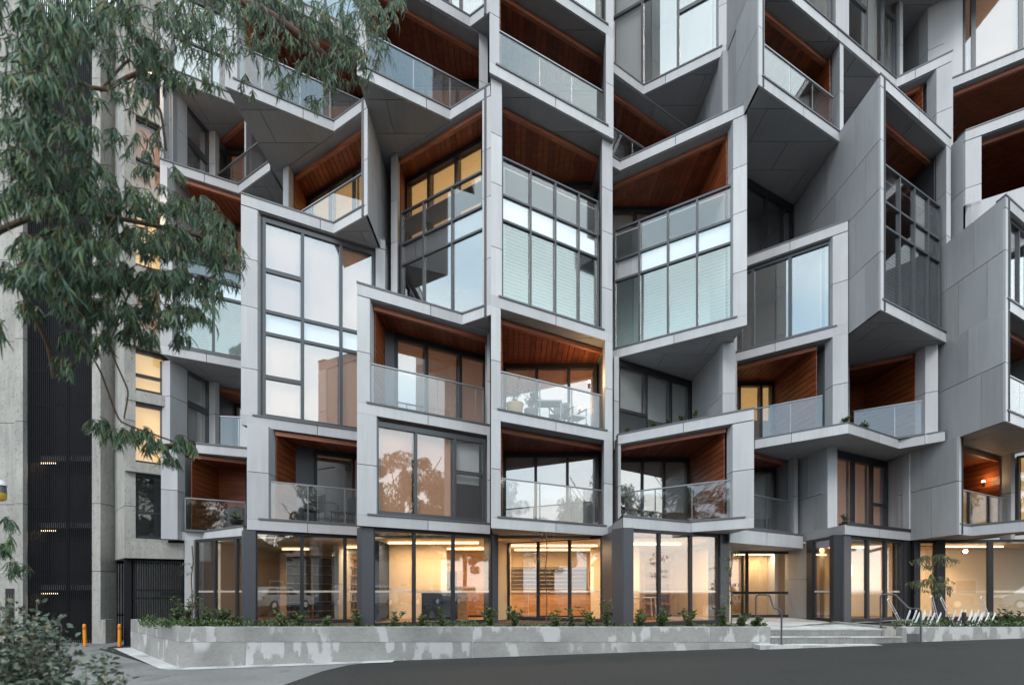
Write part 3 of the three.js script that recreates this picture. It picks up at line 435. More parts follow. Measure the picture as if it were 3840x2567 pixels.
{ const a = fG0.P(0), b = fG0.P(fG0.L); add(apt, 'floor_slab', prism([[a[0] + 0.01, a[1] - 0.08], [b[0] - 0.01, b[1] - 0.08], [b[0] - 0.01, ZB], [a[0] + 0.01, ZB]], B[1] + 0.002, B[1] + FH - 0.01), M.slab);
  add(apt, 'fascia_panel', prism([[a[0], a[1] - 0.08], [a[0] + 0.06, a[1] - 0.08], [a[0] + 0.06, -18.9], [a[0], -18.9]], B[1], B[1] + FH), M.walls[0]);
  add(apt, 'wall_panel', prism([[a[0] + 0.02, -18.35], [a[0] + 0.2, -18.35], [a[0] + 0.2, -20], [a[0] + 0.02, -20]], EYE - 0.98, EYE + 0.42), M.walls[0]); add(apt, 'wall_panel', prism([[a[0] + 0.02, -18.35], [a[0] + 0.2, -18.35], [a[0] + 0.2, -20], [a[0] + 0.02, -20]], EYE + 0.432, B[1] - 0.005), M.walls[2]); }
pod(fG5, 5, 6, { jit: J, floor: false, wl: 0.05, wr: 0.4 }); balcony(fG5, 5, 6, { jit: J, wl: 0.1, wr: 0.5, rear: -20.3, sideR: 'wood', bal: false, boards: false, strip: 0.5 });
// ---- eighth column, cut by the right edge
const fH23 = F(1005.7, 14.9, 1060, 17.0), fH1 = F(959, 16.4, 1014, 18.47), fH1b = F(1011, 18.4, 1110, 16.6), fH4 = F(965.4, 16.83, 1201, 14.13), fH5 = F(952.3, 18.34, 1175, 15.5), fH6 = F(928, 18.75, 1203, 15.26);
pod(fH23, 2, 3, { roof: false, wl: 0.22, sideL: -2.6, sideV: [0.9, 9], soffitBack: -21 }); balcony(fH23, 2, 3, { wl: 0.24, div: [1.4], rear: -18.6, boards: false });
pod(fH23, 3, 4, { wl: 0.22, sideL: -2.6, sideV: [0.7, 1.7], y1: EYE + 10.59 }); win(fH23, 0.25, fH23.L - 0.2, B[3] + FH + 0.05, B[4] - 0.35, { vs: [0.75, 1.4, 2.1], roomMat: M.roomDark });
pod(fH1, 1, 2, { roof: false, floor: false, wl: 0.16, wr: 0.14, sideL: -2.6, sideV: [1.2, 9], sideY0: B[1] }); { const hp = balcony(fH1, 1, 2, { wl: 0.18, wr: 0.2, rear: -20.4, sideR: 'wood', sideL: 'clad', div: [1.2, 2.4], boards: false, strip: 0.5, glaze: false }); add(hp, 'rear_wall', box(13.7, 17.0, B[1] + FH + 0.03, B[2] - 0.09, -20.5, -20.39), M.woods[1]); add(hp, 'side_door', box(14.2, 15.2, B[1] + FH + 0.04, B[2] - 0.4, -20.388, -20.35), M.dark); }
pod(fH1b, 1, 2, { floor: false, roof: false, wl: 0.1 }); win(fH1b, 0.12, fH1b.L - 0.2, B[1] + FH + 0.1, B[2] - 0.1, { vs: [0.5, 1.1, 1.8], blind: [['a'], ['a'], ['a'], ['a']], mat: M.dark });
const fH0a = F(959, 16.45, 971.9, 16.8), fH0b = F(971.9, 16.8, 1075, 14.6);
for (const f of [fH0a, fH0b]) { for (const [s, e] of runs(0, f.L, [1.9])) add(apt, 'fascia_panel', zb(f, s, e, B[1], B[1] + FH, -0.07, 0), pick(M.panels)); add(apt, 'ledge_cap', zb(f, 0, f.L, B[1] + FH + 0.003, B[1] + FH + 0.06, -0.9, 0.03), M.cap); const a = f.P(0), b = f.P(f.L); add(apt, 'floor_slab', prism([[a[0], a[1] - 0.08], [b[0], b[1] - 0.08], [b[0], ZB], [a[0], ZB]], B[1] + 0.002, B[1] + FH - 0.005), M.slab); }
pod(fH4, 4, 5, { jit: J, floor: false, wl: 0.38, wr: 0.3, sideL: -2.2, sideV: [9] });
add(apt, 'fascia_panel', zb(fH4, 0, fH4.L, B[4] - 0.6, EYE + 12.0, -0.08, 0), M.panels[1]); balcony(fH4, 4, 5, { jit: J, bal: false, wl: 0.4, wr: 0.3, rear: -20.5, sideR: 'wood', boards: false, strip: 0.35, roomMat: M.roomDark });
pod(fH5, 5, 6, { jit: J, floor: false, roof: false, wl: 0.02 }); balcony(fH5, 5, 6, { jit: J, bal: false, wl: 0.05, rear: -20.6, boards: false, strip: 0.35, roomMat: M.roomDark });
pod(fH6, 6, 8, { jit: J, wl: 0.45 }); win(fH6, 0.95, fH6.L - 0.2, B[6] + FH + 0.05, B[7] + 0.3, { vs: S(fH6, 973.5, 1021), outer: 0.06, mw: 0.06, blind: [['w'], ['w'], ['w']] });
pod(F(938, 15.6, 1075, 18.6), 7, 8, { soffitBack: -19 });
add(apt, 'post_panel', zb(fH6, 0.45, 0.94, B[6] + FH, B[8] - 1, -0.3, -0.02), M.panels[2]);
// building mass behind the boxes
add(apt, 'core_wall', [box(-13.5, 26, EYE - 1, B[8], -26, ZB - 0.05)], M.walls[1]);
// ------------------------------------------------------------ shopfronts at street level
const FL0 = EYE - 0.95, GH = B[1] - 0.006;
const post = (f, s0, s1, o0, o1, y1 = GH, mat = M.clad) => add(apt, 'column', f.box(s0, s1, FL0 - 0.05, y1, o0, o1), mat);
const shopWin = (f, s0, s1, vs, o = {}) => win(f, s0, s1, FL0 - 0.02, o.top ?? GH, { name: 'shop_window', mat: M.dark, o: -0.1, vs, outer: 0.05, sill: 0.12, head: 0.09, mw: 0.045, room: false, glass: M.glassLow, frost: true, ...o });
const gA = F(190, 18.0, 244, 16.6), gB = F(243.5, 15.05, 362.5, 16.8), gC = F(362, 14.35, 496, 16.45), gD = F(500.5, 18.6, 601.5, 16.7), gE = F(623, 14.6, 730, 16.4), gF = F(722, 19.7, 799, 19.7), gGl = F(812.5, 18.4, 845, 16.43), gGr = F(845, 16.43, 913.2, 18.5), gH = F(914, 18.3, 1085, 17.5);
shopWin(gA, gA.s(193), gA.L, [gA.s(212), gA.s(233.5)]);
post(gA, gA.s(183), gA.s(192), -0.4, -0.05, GH, M.walls[0]);
shopWin(gB, gB.s(256), gB.L - 0.02, [gB.s(302.8), gB.s(346)]); post(gB, 0, gB.s(256) - 0.004, -0.5, -0.02);
shopWin(gC, gC.s(374), gC.s(493), [gC.s(415.4), gC.s(454.7)]); post(gC, 0, gC.s(374) - 0.004, -0.5, -0.02); post(gC, gC.s(493) + 0.004, gC.L + 0.1, -0.6, -0.04);
shopWin(gD, gD.s(506.5), gD.L - 0.02, [gD.s(536.5), gD.s(568)]); post(gD, 0, gD.s(506.5) - 0.004, -0.3, 0.9, GH, M.shop);
post(new Face(...gD.P(gD.L), ...gE.P(0)), 0.0, Math.hypot(gD.P(gD.L)[0] - gE.P(0)[0], gD.P(gD.L)[1] - gE.P(0)[1]) - 0.02, -0.3, -0.02);
shopWin(gE, gE.s(633), gE.s(721), [gE.s(661.7), gE.s(693.3)]); post(gE, 0, gE.s(633) - 0.004, -0.5, -0.02); post(gE, gE.s(721) + 0.004, gE.L, -0.5, -0.02);
// entry: glazed doors deep under their own canopy
const gF0 = F(729.7, 16.2, 803, 18.5), yC0 = EYE + 1.47, yC1 = EYE + 1.9;
for (const [s, e] of runs(0, gF0.L, [gF0.s(767)])) add(apt, 'fascia_panel', zb(gF0, s, e, yC0, yC1, -0.07, 0), pick(M.panels));
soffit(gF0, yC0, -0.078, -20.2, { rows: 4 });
{ const a = gF0.P(0), b = gF0.P(gF0.L); add(apt, 'roof_slab', prism([[a[0], a[1] - 0.08], [b[0], b[1] - 0.08], [b[0], -20.2], [a[0], -20.2]], yC0 + 0.03, yC1 - 0.02), M.slab); add(apt, 'ledge_cap', zb(gF0, 0, gF0.L, yC1 + 0.003, yC1 + 0.05, -0.3, 0.03), M.cap); }
shopWin(gF, 0, gF.s(794.5), [gF.s(748.3)], { hs: [gF.y(770, 592)], top: yC0 - 0.003, outer: 0.07, name: 'glass_door', frost: false });
add(apt, 'wall_panel', gF.box(gF.s(794.5) + 0.004, gF.s(799), FL0 - 0.03, yC0, -0.2, 0.0), M.panels[0]);
add(apt, 'wall_panel', gF.box(gF.s(799), gF.s(815), FL0 - 0.03, EYE + 0.42, -0.2, 0.3), M.walls[0]); add(apt, 'wall_panel', gF.box(gF.s(799), gF.s(815), EYE + 0.432, B[1] + 0.2, -0.2, 0.3), M.walls[2]);
shopWin(gGl, gGl.s(818), gGl.s(839.5), [], { outer: 0.06 }); post(gGl, gGl.s(839.5) + 0.004, gGl.L - 0.06, -0.3, -0.03, GH, M.dark); post(gGl, 0, gGl.s(818) - 0.004, -0.2, -0.03, GH, M.dark);
shopWin(gGr, gGr.s(852), gGr.s(905.5), [gGr.s(871), gGr.s(889)], { mw: 0.07 }); post(gGr, 0, gGr.s(852) - 0.004, -0.3, -0.02); post(gGr, gGr.s(905.5) + 0.004, gGr.L + 0.08, -0.4, -0.03, GH, M.dark);
shopWin(gH, gH.s(920), gH.L, [gH.s(940), gH.s(992.5)], { mw: 0.08 }); post(gH, gH.s(936), gH.s(944.5), -0.2, 0.05, GH, M.dark); post(gH, 0, gH.s(920) - 0.004, -0.3, 0.02, GH, M.dark);
// rooms behind the shopfronts
for (const f of [gA, gB, gC, gD, gE, gF, gGr, gH]) add(apt, 'shop_floor', prism([f.P(0, -0.18), f.P(f.L, -0.18), [f.P(f.L)[0] - (f === gC ? 0.1 : 0.004), -22.9], [f.P(0)[0] + 0.004, -22.9]], FL0 - 0.1, FL0), M.floorWood); add(apt, 'shop_floor', prism([[2.84, -18.5], [3.0, -18.5], [3.0, -22.9], [2.84, -22.9]], FL0 - 0.1, FL0 - 0.003), M.floorWood); add(apt, 'shop_floor', prism([gGl.P(0, -0.1), gGl.P(gGl.L, -0.1), [10.3, -18.3]], FL0 - 0.09, FL0 - 0.004), M.floorWood);
add(apt, 'shop_ceiling', prism([[-9.8, -18], [-8.0, -16.9], [-7.6, -15.6], [-5, -17.1], [-3.9, -14.9], [-0.7, -16.7], [3.1, -16.7], [3.1, -15.1], [6.8, -16.9], [6.8, -22.9], [-9.8, -22.9]].slice(0, 2).concat([[6.8, -17.0], [6.8, -22.9], [-9.8, -22.9]]), GH - 0.07, GH - 0.03), M.shop);
add(apt, 'shop_ceiling', box(6.9, 25, GH - 0.07, GH - 0.03, -22.9, -18.6), M.shop);
const inWall = (x0, x1, z0, z1, m = M.shop, y1 = GH - 0.08) => add(apt, 'shop_wall', box(x0, x1, FL0 + 0.002, y1, z0, z1), m);
inWall(-9.9, 25, -22.95, -22.7); inWall(-9.95, -9.8, -22.69, -18.2); inWall(6.8, 6.95, -22.69, -17.2); inWall(11.2, 11.35, -22.69, -19.4); inWall(-6.2, -6.05, -22.69, -18.9, M.blindGrey);
inWall(-4.3, -2.3, -19.1, -18.95, M.shop); inWall(-4.48, -4.32, -19.1, -17.6, std(0.02, 0.035, 0.07)); inWall(13.2, 25, -21.2, -21.05); inWall(2.9, 4.7, -20.1, -19.95); inWall(8.2, 9.1, -21.6, -21.5, std(0.5, 0.3, 0.09, { roughness: 0.5 })); inWall(9.11, 11.19, -21.3, -21.2); inWall(10.0, 10.12, -21.19, -20.6, M.spandrel); inWall(11.35, 11.6, -18.9, -18.6, M.spandrel);
// light fittings: each a glowing bar and an area light of its size just under it
M.glow = std(1, 0.82, 0.58, { emissive: new THREE.Color().setRGB(1, 0.74, 0.42), emissiveIntensity: 2.4 });
const strips = [];
function strip(x, z, L, I, y = GH - 0.13) {
  const m = add(null, 'linear_light', box(-L / 2, L / 2, -0.02, 0.03, -0.04, 0.04), M.glow); m.position.set(x, y, z); strips.push(m);
  const l = new THREE.RectAreaLight(new THREE.Color(1, 0.69, 0.39), I * 1.45, L, 0.08); l.position.set(x, y - 0.03, z); l.lookAt(x, y - 5, z); scene.add(l); return m;
}
const sl = (m, label) => tag(m, label, 'ceiling light', 'warm linear lights in the shops');
sl(strip(-8.2, -20.5, 1.0, 8), 'short warm light bar on the ceiling behind the dark leftmost shop window');
sl(strip(-5.2, -19.6, 1.6, 60), 'warm light bar above the dark shelving unit');
sl(strip(-2.6, -17.9, 3.0, 70), 'long warm light bar over the kitchen display window');
sl(strip(-1.6, -20.4, 2.6, 70), 'warm light bar deep behind the kitchen display, over the timber cabinets');
sl(strip(1.4, -19.0, 3.2, 70), 'long warm light bar over the orange counter');
sl(strip(1.6, -20.9, 3.0, 60), 'rear light bar close to the slotted wall behind the orange counter');
sl(strip(4.6, -18.3, 2.2, 70), 'warm light bar behind the window left of the entrance canopy');
sl(strip(9.3, -20.7, 1.6, 40, yC0 - 0.06), 'warm light bar inside the entrance lobby');
sl(strip(12.0, -19.6, 1.8, 70), 'warm light bar behind the glazed corner right of the entrance');
const ceilingTrack = thing('track_light', 'black ceiling track with one bright round spotlight in the right shop', 'track light', [15.9, GH - 0.13, -19.4]);
add(ceilingTrack, 'track', box(-1.4, 1.2, 0, 0.03, -0.02, 0.02), M.dark); add(ceilingTrack, 'stem', rod([0.3, 0, 0], [0.3, -0.12, 0.02], 0.012), M.dark);
{ const can = add(ceilingTrack, 'spot_can', rod([0.3, -0.1, 0.06], [0.3, -0.22, -0.06], 0.05, 14, 0.06), M.dark); const b = new THREE.SphereGeometry(0.07, 16, 10); b.translate(0.3, -0.16, 0.06); add(ceilingTrack, 'lamp_bulb', bare(b), std(1, 0.9, 0.7, { emissive: new THREE.Color(1, 0.85, 0.6), emissiveIntensity: 9 }));
  const l = new THREE.SpotLight(new THREE.Color(1, 0.68, 0.34), 30, 0, 0.85, 0.8); l.position.set(16.2, GH - 0.32, -19.46); l.target.position.set(16.6, 0.4, -21.2); scene.add(l, l.target); l.shadow.radius = 3;
  const l2 = new THREE.RectAreaLight(new THREE.Color(1, 0.70, 0.36), 60, 2.4, 0.08); l2.position.set(16.2, GH - 0.2, -19.2); l2.lookAt(16.2, 0, -19.9); scene.add(l2); 
  const bar = add(null, 'linear_light', box(-1.2, 1.2, -0.02, 0.03, -0.04, 0.04), M.glow); bar.position.set(16.2, GH - 0.14, -19.2); sl(bar, 'warm light bar along the window head of the rightmost shop'); }
// furniture seen through the glass
{
  const navy = std(0.018, 0.028, 0.055, { roughness: 0.5 }), oak = std(0.52, 0.27, 0.11, { map: rep(tWood, 1.2, 0.5), roughness: 0.5 }), steelDark = std(0.05, 0.05, 0.055, { roughness: 0.4, metalness: 0.5 });
  const sf = F(286, 17.9, 360, 20.6), sh = thing('shelving_unit', 'tall dark navy shelving wall with thin timber shelves in the second shop window', 'shelving', [0, 0, 0]);
  add(sh, 'back_panel', sf.box(0, sf.L, FL0 + 0.02, EYE + 1.2, -0.36, -0.33), navy);
  for (let i = 0; i < 7; i++) add(sh, 'shelf', sf.box(0.02, sf.L - 0.02, FL0 + 0.25 + i * 0.32, FL0 + 0.28 + i * 0.32, -0.325, 0), oak);
  for (let i = 0; i < 4; i++) { const s = i * (sf.L - 0.04) / 3; add(sh, 'upright', sf.box(s, s + 0.035, FL0 + 0.02, EYE + 1.2, -0.328, 0.004), oak); }
  for (let i = 0; i < 6; i++) { const list = []; for (let s = 0.08; s < sf.L - 0.2;) { const w = rr(0.03, 0.07); if (rnd() < 0.72) list.push(sf.box(s, s + w, FL0 + 0.282 + i * 0.32, FL0 + 0.28 + i * 0.32 + rr(0.16, 0.27), -0.3, -0.06)); s += w + 0.006; if (rnd() < 0.08) s += rr(0.1, 0.35); } const bk = add(sh, 'books', list, pick([navy, steelDark, std(0.08, 0.06, 0.05)])); bk.userData.kind = 'stuff'; }
  const isl = thing('kitchen_island', 'dark navy kitchen island with a pale top and timber end in the third shop window', 'kitchen island', at(440, 590.7, 18.1).map((v, i) => i === 1 ? FL0 : v));
  add(isl, 'cabinet_body', box(-0.55, 0.62, 0.08, 0.9, -0.45, 0.4), navy); add(isl, 'plinth', box(-0.5, 0.57, 0.002, 0.08, -0.4, 0.34), steelDark); add(isl, 'worktop', box(-0.6, 0.95, 0.902, 0.945, -0.5, 0.46), M.spandrel); add(isl, 'end_panel', box(0.63, 0.92, 0.002, 0.9, -0.46, 0.41), oak);
  for (let i = 0; i < 3; i++) add(isl, 'drawer_front', box(-0.53 + i * 0.39, -0.16 + i * 0.39, 0.12, 0.86, 0.402, 0.42), navy);
  const cab = thing('wall_cabinet', 'pale timber cabinet with dark glazed shelves behind the kitchen island', 'cabinet', at(448, 590.7, 20.6).map((v, i) => i === 1 ? EYE - 0.1 : v));
  add(cab, 'carcass', [box(-0.75, 0.75, 0, 0.9, -0.4, -0.37), box(-0.75, -0.25, 0, 0.9, -0.368, 0), box(0.35, 0.75, 0, 0.9, -0.368, 0), box(-0.249, 0.349, 0.86, 0.9, -0.368, 0), box(-0.249, 0.349, 0, 0.04, -0.368, 0)], oak);
  for (let i = 0; i < 4; i++) add(cab, 'shelf', box(-0.245, 0.345, 0.2 + i * 0.17, 0.215 + i * 0.17, -0.36, -0.05), steelDark); add(cab, 'back_panel', box(-0.248, 0.348, 0.042, 0.858, -0.366, -0.35), std(0.10, 0.12, 0.16));
  const pan = thing('pantry_cupboard', 'tall bright timber pantry cupboard right of the kitchen island', 'cupboard', at(472, 590.7, 20.2).map((v, i) => i === 1 ? FL0 : v));
  add(pan, 'carcass', box(-0.35, 0.5, 0.06, 2.3, -0.5, 0.1), std(0.66, 0.46, 0.22, { map: rep(tWood, 1.2, 0.5) })); add(pan, 'door', box(-0.345, 0.07, 0.08, 2.28, 0.102, 0.122), oak); add(pan, 'door', box(0.08, 0.495, 0.08, 2.28, 0.102, 0.122), oak); add(pan, 'plinth', box(-0.33, 0.48, 0.002, 0.06, -0.45, 0.05), steelDark);
  const ct = thing('shop_counter', 'long orange timber counter in front of the slotted wall in the middle shop', 'counter', [1.35, FL0, -20.0]);
  for (let i = 0; i < 4; i++) add(ct, 'front_panel', box(-1.5 + i * 0.76, -0.75 + i * 0.76, 0.06, 0.92, -0.05, 0), std(0.62, 0.33, 0.13, { map: rep(tWood, 1.1, 0.5), roughness: 0.5 })); add(ct, 'counter_top', box(-1.6, 1.6, 0.922, 0.965, -0.7, 0.06), M.spandrel); add(ct, 'plinth', box(-1.45, 1.45, 0.002, 0.058, -0.5, -0.06), steelDark);
  const rk = thing('display_rack', 'wide grey rack of slotted shelves on the wall behind the orange counter', 'rack', [1.45, FL0 + 1.02, -22.3]);
  add(rk, 'back_panel', box(-1.9, 1.7, 0, 0.95, -0.3, -0.27), std(0.22, 0.2, 0.18)); for (let i = 0; i < 6; i++) add(rk, 'shelf', box(-1.88, 1.68, 0.05 + i * 0.16, 0.075 + i * 0.16, -0.268, 0), std(0.3, 0.27, 0.23)); for (const x of [-1.9, 1.68]) add(rk, 'end_panel', box(x, x + 0.03, 0, 0.95, -0.268, 0.004), M.shop);
  const tb = thing('display_table', 'white arched table behind the window left of the entrance', 'table', [4.3, FL0, -18.6]);
  add(tb, 'table_top', box(-0.9, 0.7, 0.72, 0.76, -0.4, 0.4), M.spandrel); for (const [x, z] of [[-0.8, 0.3], [0.6, 0.3], [-0.8, -0.3], [0.6, -0.3]]) add(tb, 'leg', rod([x, 0.002, z], [x * 0.9, 0.72, z * 0.9], 0.022), M.steel);
  const cb = thing('glass_cabinet', 'tall timber cabinet with shelves behind the window left of the entrance', 'cabinet', [5.5, FL0, -20.4]);
  add(cb, 'carcass', [box(-0.5, 0.5, 0, 2.1, -0.4, -0.37), box(-0.5, -0.46, 0, 2.1, -0.368, 0), box(0.46, 0.5, 0, 2.1, -0.368, 0)], oak); for (let i = 0; i < 6; i++) add(cb, 'shelf', box(-0.458, 0.458, 0.05 + i * 0.4, 0.08 + i * 0.4, -0.366, -0.01), oak);
  const ptg = thing('lobby_screen', 'dark lattice screen at the left side of the entrance lobby', 'screen', [8.0, FL0, -20.6]);
  add(ptg, 'screen_frame', [box(-0.3, -0.26, 0, 2.2, -0.03, 0.03), box(0.26, 0.3, 0, 2.2, -0.03, 0.03), box(-0.259, 0.259, 2.16, 2.2, -0.03, 0.03)], steelDark); for (let i = 0; i < 9; i++) add(ptg, 'slat', box(-0.258, 0.258, 0.1 + i * 0.23, 0.2 + i * 0.23, -0.012, 0.012), std(0.12, 0.09, 0.06));
  const pend = thing('pendant_light', 'square glowing paper lantern hanging behind the glazed corner', 'pendant light', [11.6, EYE + 0.55, -18.9]);
  add(pend, 'lamp_shade', box(-0.22, 0.22, 0, 0.36, -0.15, 0.15), std(0.9, 0.75, 0.5, { emissive: new THREE.Color(1, 0.72, 0.4), emissiveIntensity: 1.1 })); add(pend, 'cord', rod([0, 0.36, 0], [0, 0.98, 0], 0.008), M.dark);
}

// ------------------------------------------------------------ concrete planter walls, landing and steps
const pw = thing('planter_wall', 'long low concrete planter wall with white lime stains along the driveway', 'planter wall');
{
  const zf = -13.5, top = EYE - 0.885, th = 0.22, xs = [-8.3, (245.3 - 512) / FL * 13.5, (472.6 - 512) / FL * 13.5, (710 - 512) / FL * 13.5, (770.5 - 512) / FL * 13.5];
  for (let i = 0; i < 4; i++) for (const [a, b] of [[-0.5, EYE - 1.26 - 0.004], [EYE - 1.26 + 0.004, top]]) add(pw, 'wall_section', prism([[xs[i] + (i ? 0.008 : 0), zf - th], [xs[i + 1] - (i < 3 ? 0.008 : 0), zf - th], [xs[i + 1] - (i < 3 ? 0.008 : 0), zf], [xs[i] + (i ? 0.008 : 0), zf]], a, b), M.stain);
  add(pw, 'joint_filler', xs.slice(1, 4).map((x) => box(x - 0.0075, x + 0.0075, -0.5, top - 0.01, zf - th + 0.01, zf - 0.012)), M.concLight);
  const l = [(130.7 - 512) / FL * 17.3, -17.3]; for (const [a, b] of [[-0.5, EYE - 1.26 - 0.004], [EYE - 1.26 + 0.004, top]]) add(pw, 'wall_section', prism([[-8.3, zf - 0.002], [l[0], l[1]], [l[0] + 0.16, l[1] - 0.14], [-8.3 + 0.16, zf - th + 0.02]], a, b), M.stain);
  add(pw, 'return_wall', box(xs[4] - 0.22, xs[4] - 0.002, -0.4, top - 0.002, -15.8, zf - th - 0.004), M.stain);
  add(pw, 'soil', prism([[-8.1, zf - th - 0.005], [xs[4] - 0.225, zf - th - 0.005], [xs[4] - 0.225, -15.7], [4, -18.8], [-9, -18.4], [-11.9, -17.3]], EYE - 1.4, EYE - 0.955), M.soil);
}
const land = struct('landing', [prism([[6.4, -13.85], [9.75, -13.85], [9.75, -16.6], [14, -18.5], [14, -20.2], [6.4, -20.2]], EYE - 1.5, FL0)], M.concLight);
const steps = thing('entrance_steps', 'three pale concrete steps up to the entrance landing', 'steps');
const stepMat = std(0.36, 0.355, 0.35, { map: rep(tConc, 1.7), roughness: 0.85 });
add(steps, 'step', box(6.44, 9.42, EYE - 1.5, EYE - 0.952, -14.2, -13.82), stepMat); add(steps, 'nosing', box(6.44, 9.42, EYE - 0.985, EYE - 0.946, -13.9, -13.81), M.concLight);
add(steps, 'step', box(6.44, 9.72, EYE - 1.5, EYE - 1.125, -13.808, -13.5), stepMat); add(steps, 'nosing', box(6.44, 9.72, EYE - 1.155, EYE - 1.119, -13.58, -13.49), M.concLight);
add(steps, 'step', box(6.0, 11.2, EYE - 1.6, EYE - 1.30, -13.485, -13.1), M.concLight);
const pw2 = thing('planter_wall', 'low concrete planter wall right of the steps holding the bike racks', 'planter wall');
for (const [x0, x1] of [[9.73, 13.4], [13.416, 24]]) add(pw2, 'wall_section', box(x0, x1, -0.3, EYE - 0.89, -13.72, -13.5), M.stain);
add(pw2, 'wall_section', box(9.43, 9.725, -0.3, EYE - 0.955, -13.8, -13.7), M.conc);
add(pw2, 'return_wall', box(9.55, 9.74, -0.3, EYE - 0.895, -16.2, -13.805), M.stain); add(pw2, 'soil', prism([[9.75, -13.73], [24, -13.73], [24, -17.4], [13.6, -18.2], [9.75, -16.3]], -0.3, EYE - 1.0), M.soil);
add(pw2, 'vent_grille', box(9.85, 10.15, EYE - 1.25, EYE - 1.05, -13.5, -13.485), M.cap);
function handrail(label, x0, x1, z0, z1, yb0, yb1, y0, y1) {
  const t = thing('handrail', label, 'handrail');
  add(t, 'rail_tube', tube([[x0, yb0, z0], [x0, y0 - 0.08, z0], [x0 + 0.05, y0, z0 + 0.02], [x0 + 0.22, y0, z0 + 0.1], [x0 + 0.3, y0 - 0.03, z0 + 0.14], [lerp(x0, x1, 0.68), y1 + 0.02, lerp(z0, z1, 0.72)], [lerp(x0, x1, 0.78), y1, lerp(z0, z1, 0.8)], [x1 - 0.07, y1, z1 - 0.03], [x1, y1 - 0.07, z1], [x1, yb1, z1]], 0.021, 90, 8), M.frame);
  for (const [x, y, z] of [[x0, yb0, z0], [x1, yb1, z1]]) add(t, 'base_plate', rod([x, y - 0.003, z], [x, y + 0.012, z], 0.05, 16), M.frame);
}
handrail('dark steel handrail on the left of the entrance steps', 6.42, 6.62, -14.25, -13.3, FL0, EYE - 1.30, EYE - 0.09, EYE - 0.43);
handrail('dark steel handrail on the right of the entrance steps', 9.5, 9.98, -13.95, -13.22, FL0, EYE - 1.30, EYE - 0.075, EYE - 0.42);
// ---- bike racks: tall sloping hoops and low fans of short hoops
const hoop = (p, w, L, lean, r, side = 0) => { const t = []; for (const x of [0, w]) { } const up = (k) => [p[0] + lean * k + side * 0, p[1] + Math.sqrt(Math.max(0, L * L - lean * lean)) * k, p[2]]; const a = up(0), b = up(1); return tube([[a[0], a[1], a[2]], [lerp(a[0], b[0], 0.5), lerp(a[1], b[1], 0.5), a[2]], [b[0] - 0.0, b[1], b[2]], [b[0] + w * 0.5, b[1] + w * 0.45, b[2] - 0.03], [b[0] + w, b[1], b[2] - 0.06], [lerp(a[0], b[0], 0.5) + w, lerp(a[1], b[1], 0.5), a[2] - 0.06], [a[0] + w, a[1], a[2] - 0.06]], r, 28, 6); };
const rackY = EYE - 0.99, RX = (px, d = 14.6) => (px - 512) / FL * d;
const racks = [['tallHoop', 902, -0.28, 'tall leaning silver bike hoop at the left end, beside the right handrail'], ['low', 912, 0, 'low fan of silver bike hoops next to the right handrail'], ['low', 927, 0, 'low fan of silver bike hoops under the young tree'], ['tallHoop', 938, -0.14, 'tall silver bike hoop left of the black bollard stub, in front of the young tree'], ['tallHoop', 953, -0.24, 'tall silver bike hoop leaning far left, between the young tree and the black stub'], ['low', 958, 0, 'small silver bike hoops right beside the black stub'], ['low', 968, 0, 'low fan of silver bike hoops right of the black stub'], ['tallHoop', 991, -0.2, 'tallest silver bike hoop at the right end of the racks'], ['low', 981, 0, 'low fan of silver bike hoops at the right end of the racks']];
for (const [kind, px, lean, label] of racks) {
  const t = thing('bike_rack', label, 'bike rack', [RX(px), rackY, -14.6]);
  if (kind === 'tallHoop') { add(t, 'hoop', hoop([0, 0.02, 0], 0.10, 0.84, lean * 1.4, 0.012), M.steel); add(t, 'cross_bar', rod([lean * 0.7, 0.40, 0], [0.10 + lean * 0.7, 0.40, -0.05], 0.01), M.steel); }
  else for (let i = 0; i < 4; i++) add(t, 'hoop', hoop([i * 0.085 - 0.16, 0.02, (i % 2) * 0.22 - 0.1], 0.075, 0.47 - 0.06 * (i % 2), 0.17, 0.0105), M.steel);
  add(t, 'foot_rail', box(-0.2, 0.26, 0, 0.022, -0.05, 0.02), M.steel);
}
{ const t = thing('post_stub', 'short black post between the bike racks', 'post', [RX(964, 14.2), rackY, -14.2]); add(t, 'post_shaft', rod([0, 0, 0], [0, 0.42, 0], 0.05, 16), M.dark); add(t, 'post_cap', rod([0, 0.42, 0], [0, 0.45, 0], 0.054, 16, 0.04), M.dark); }

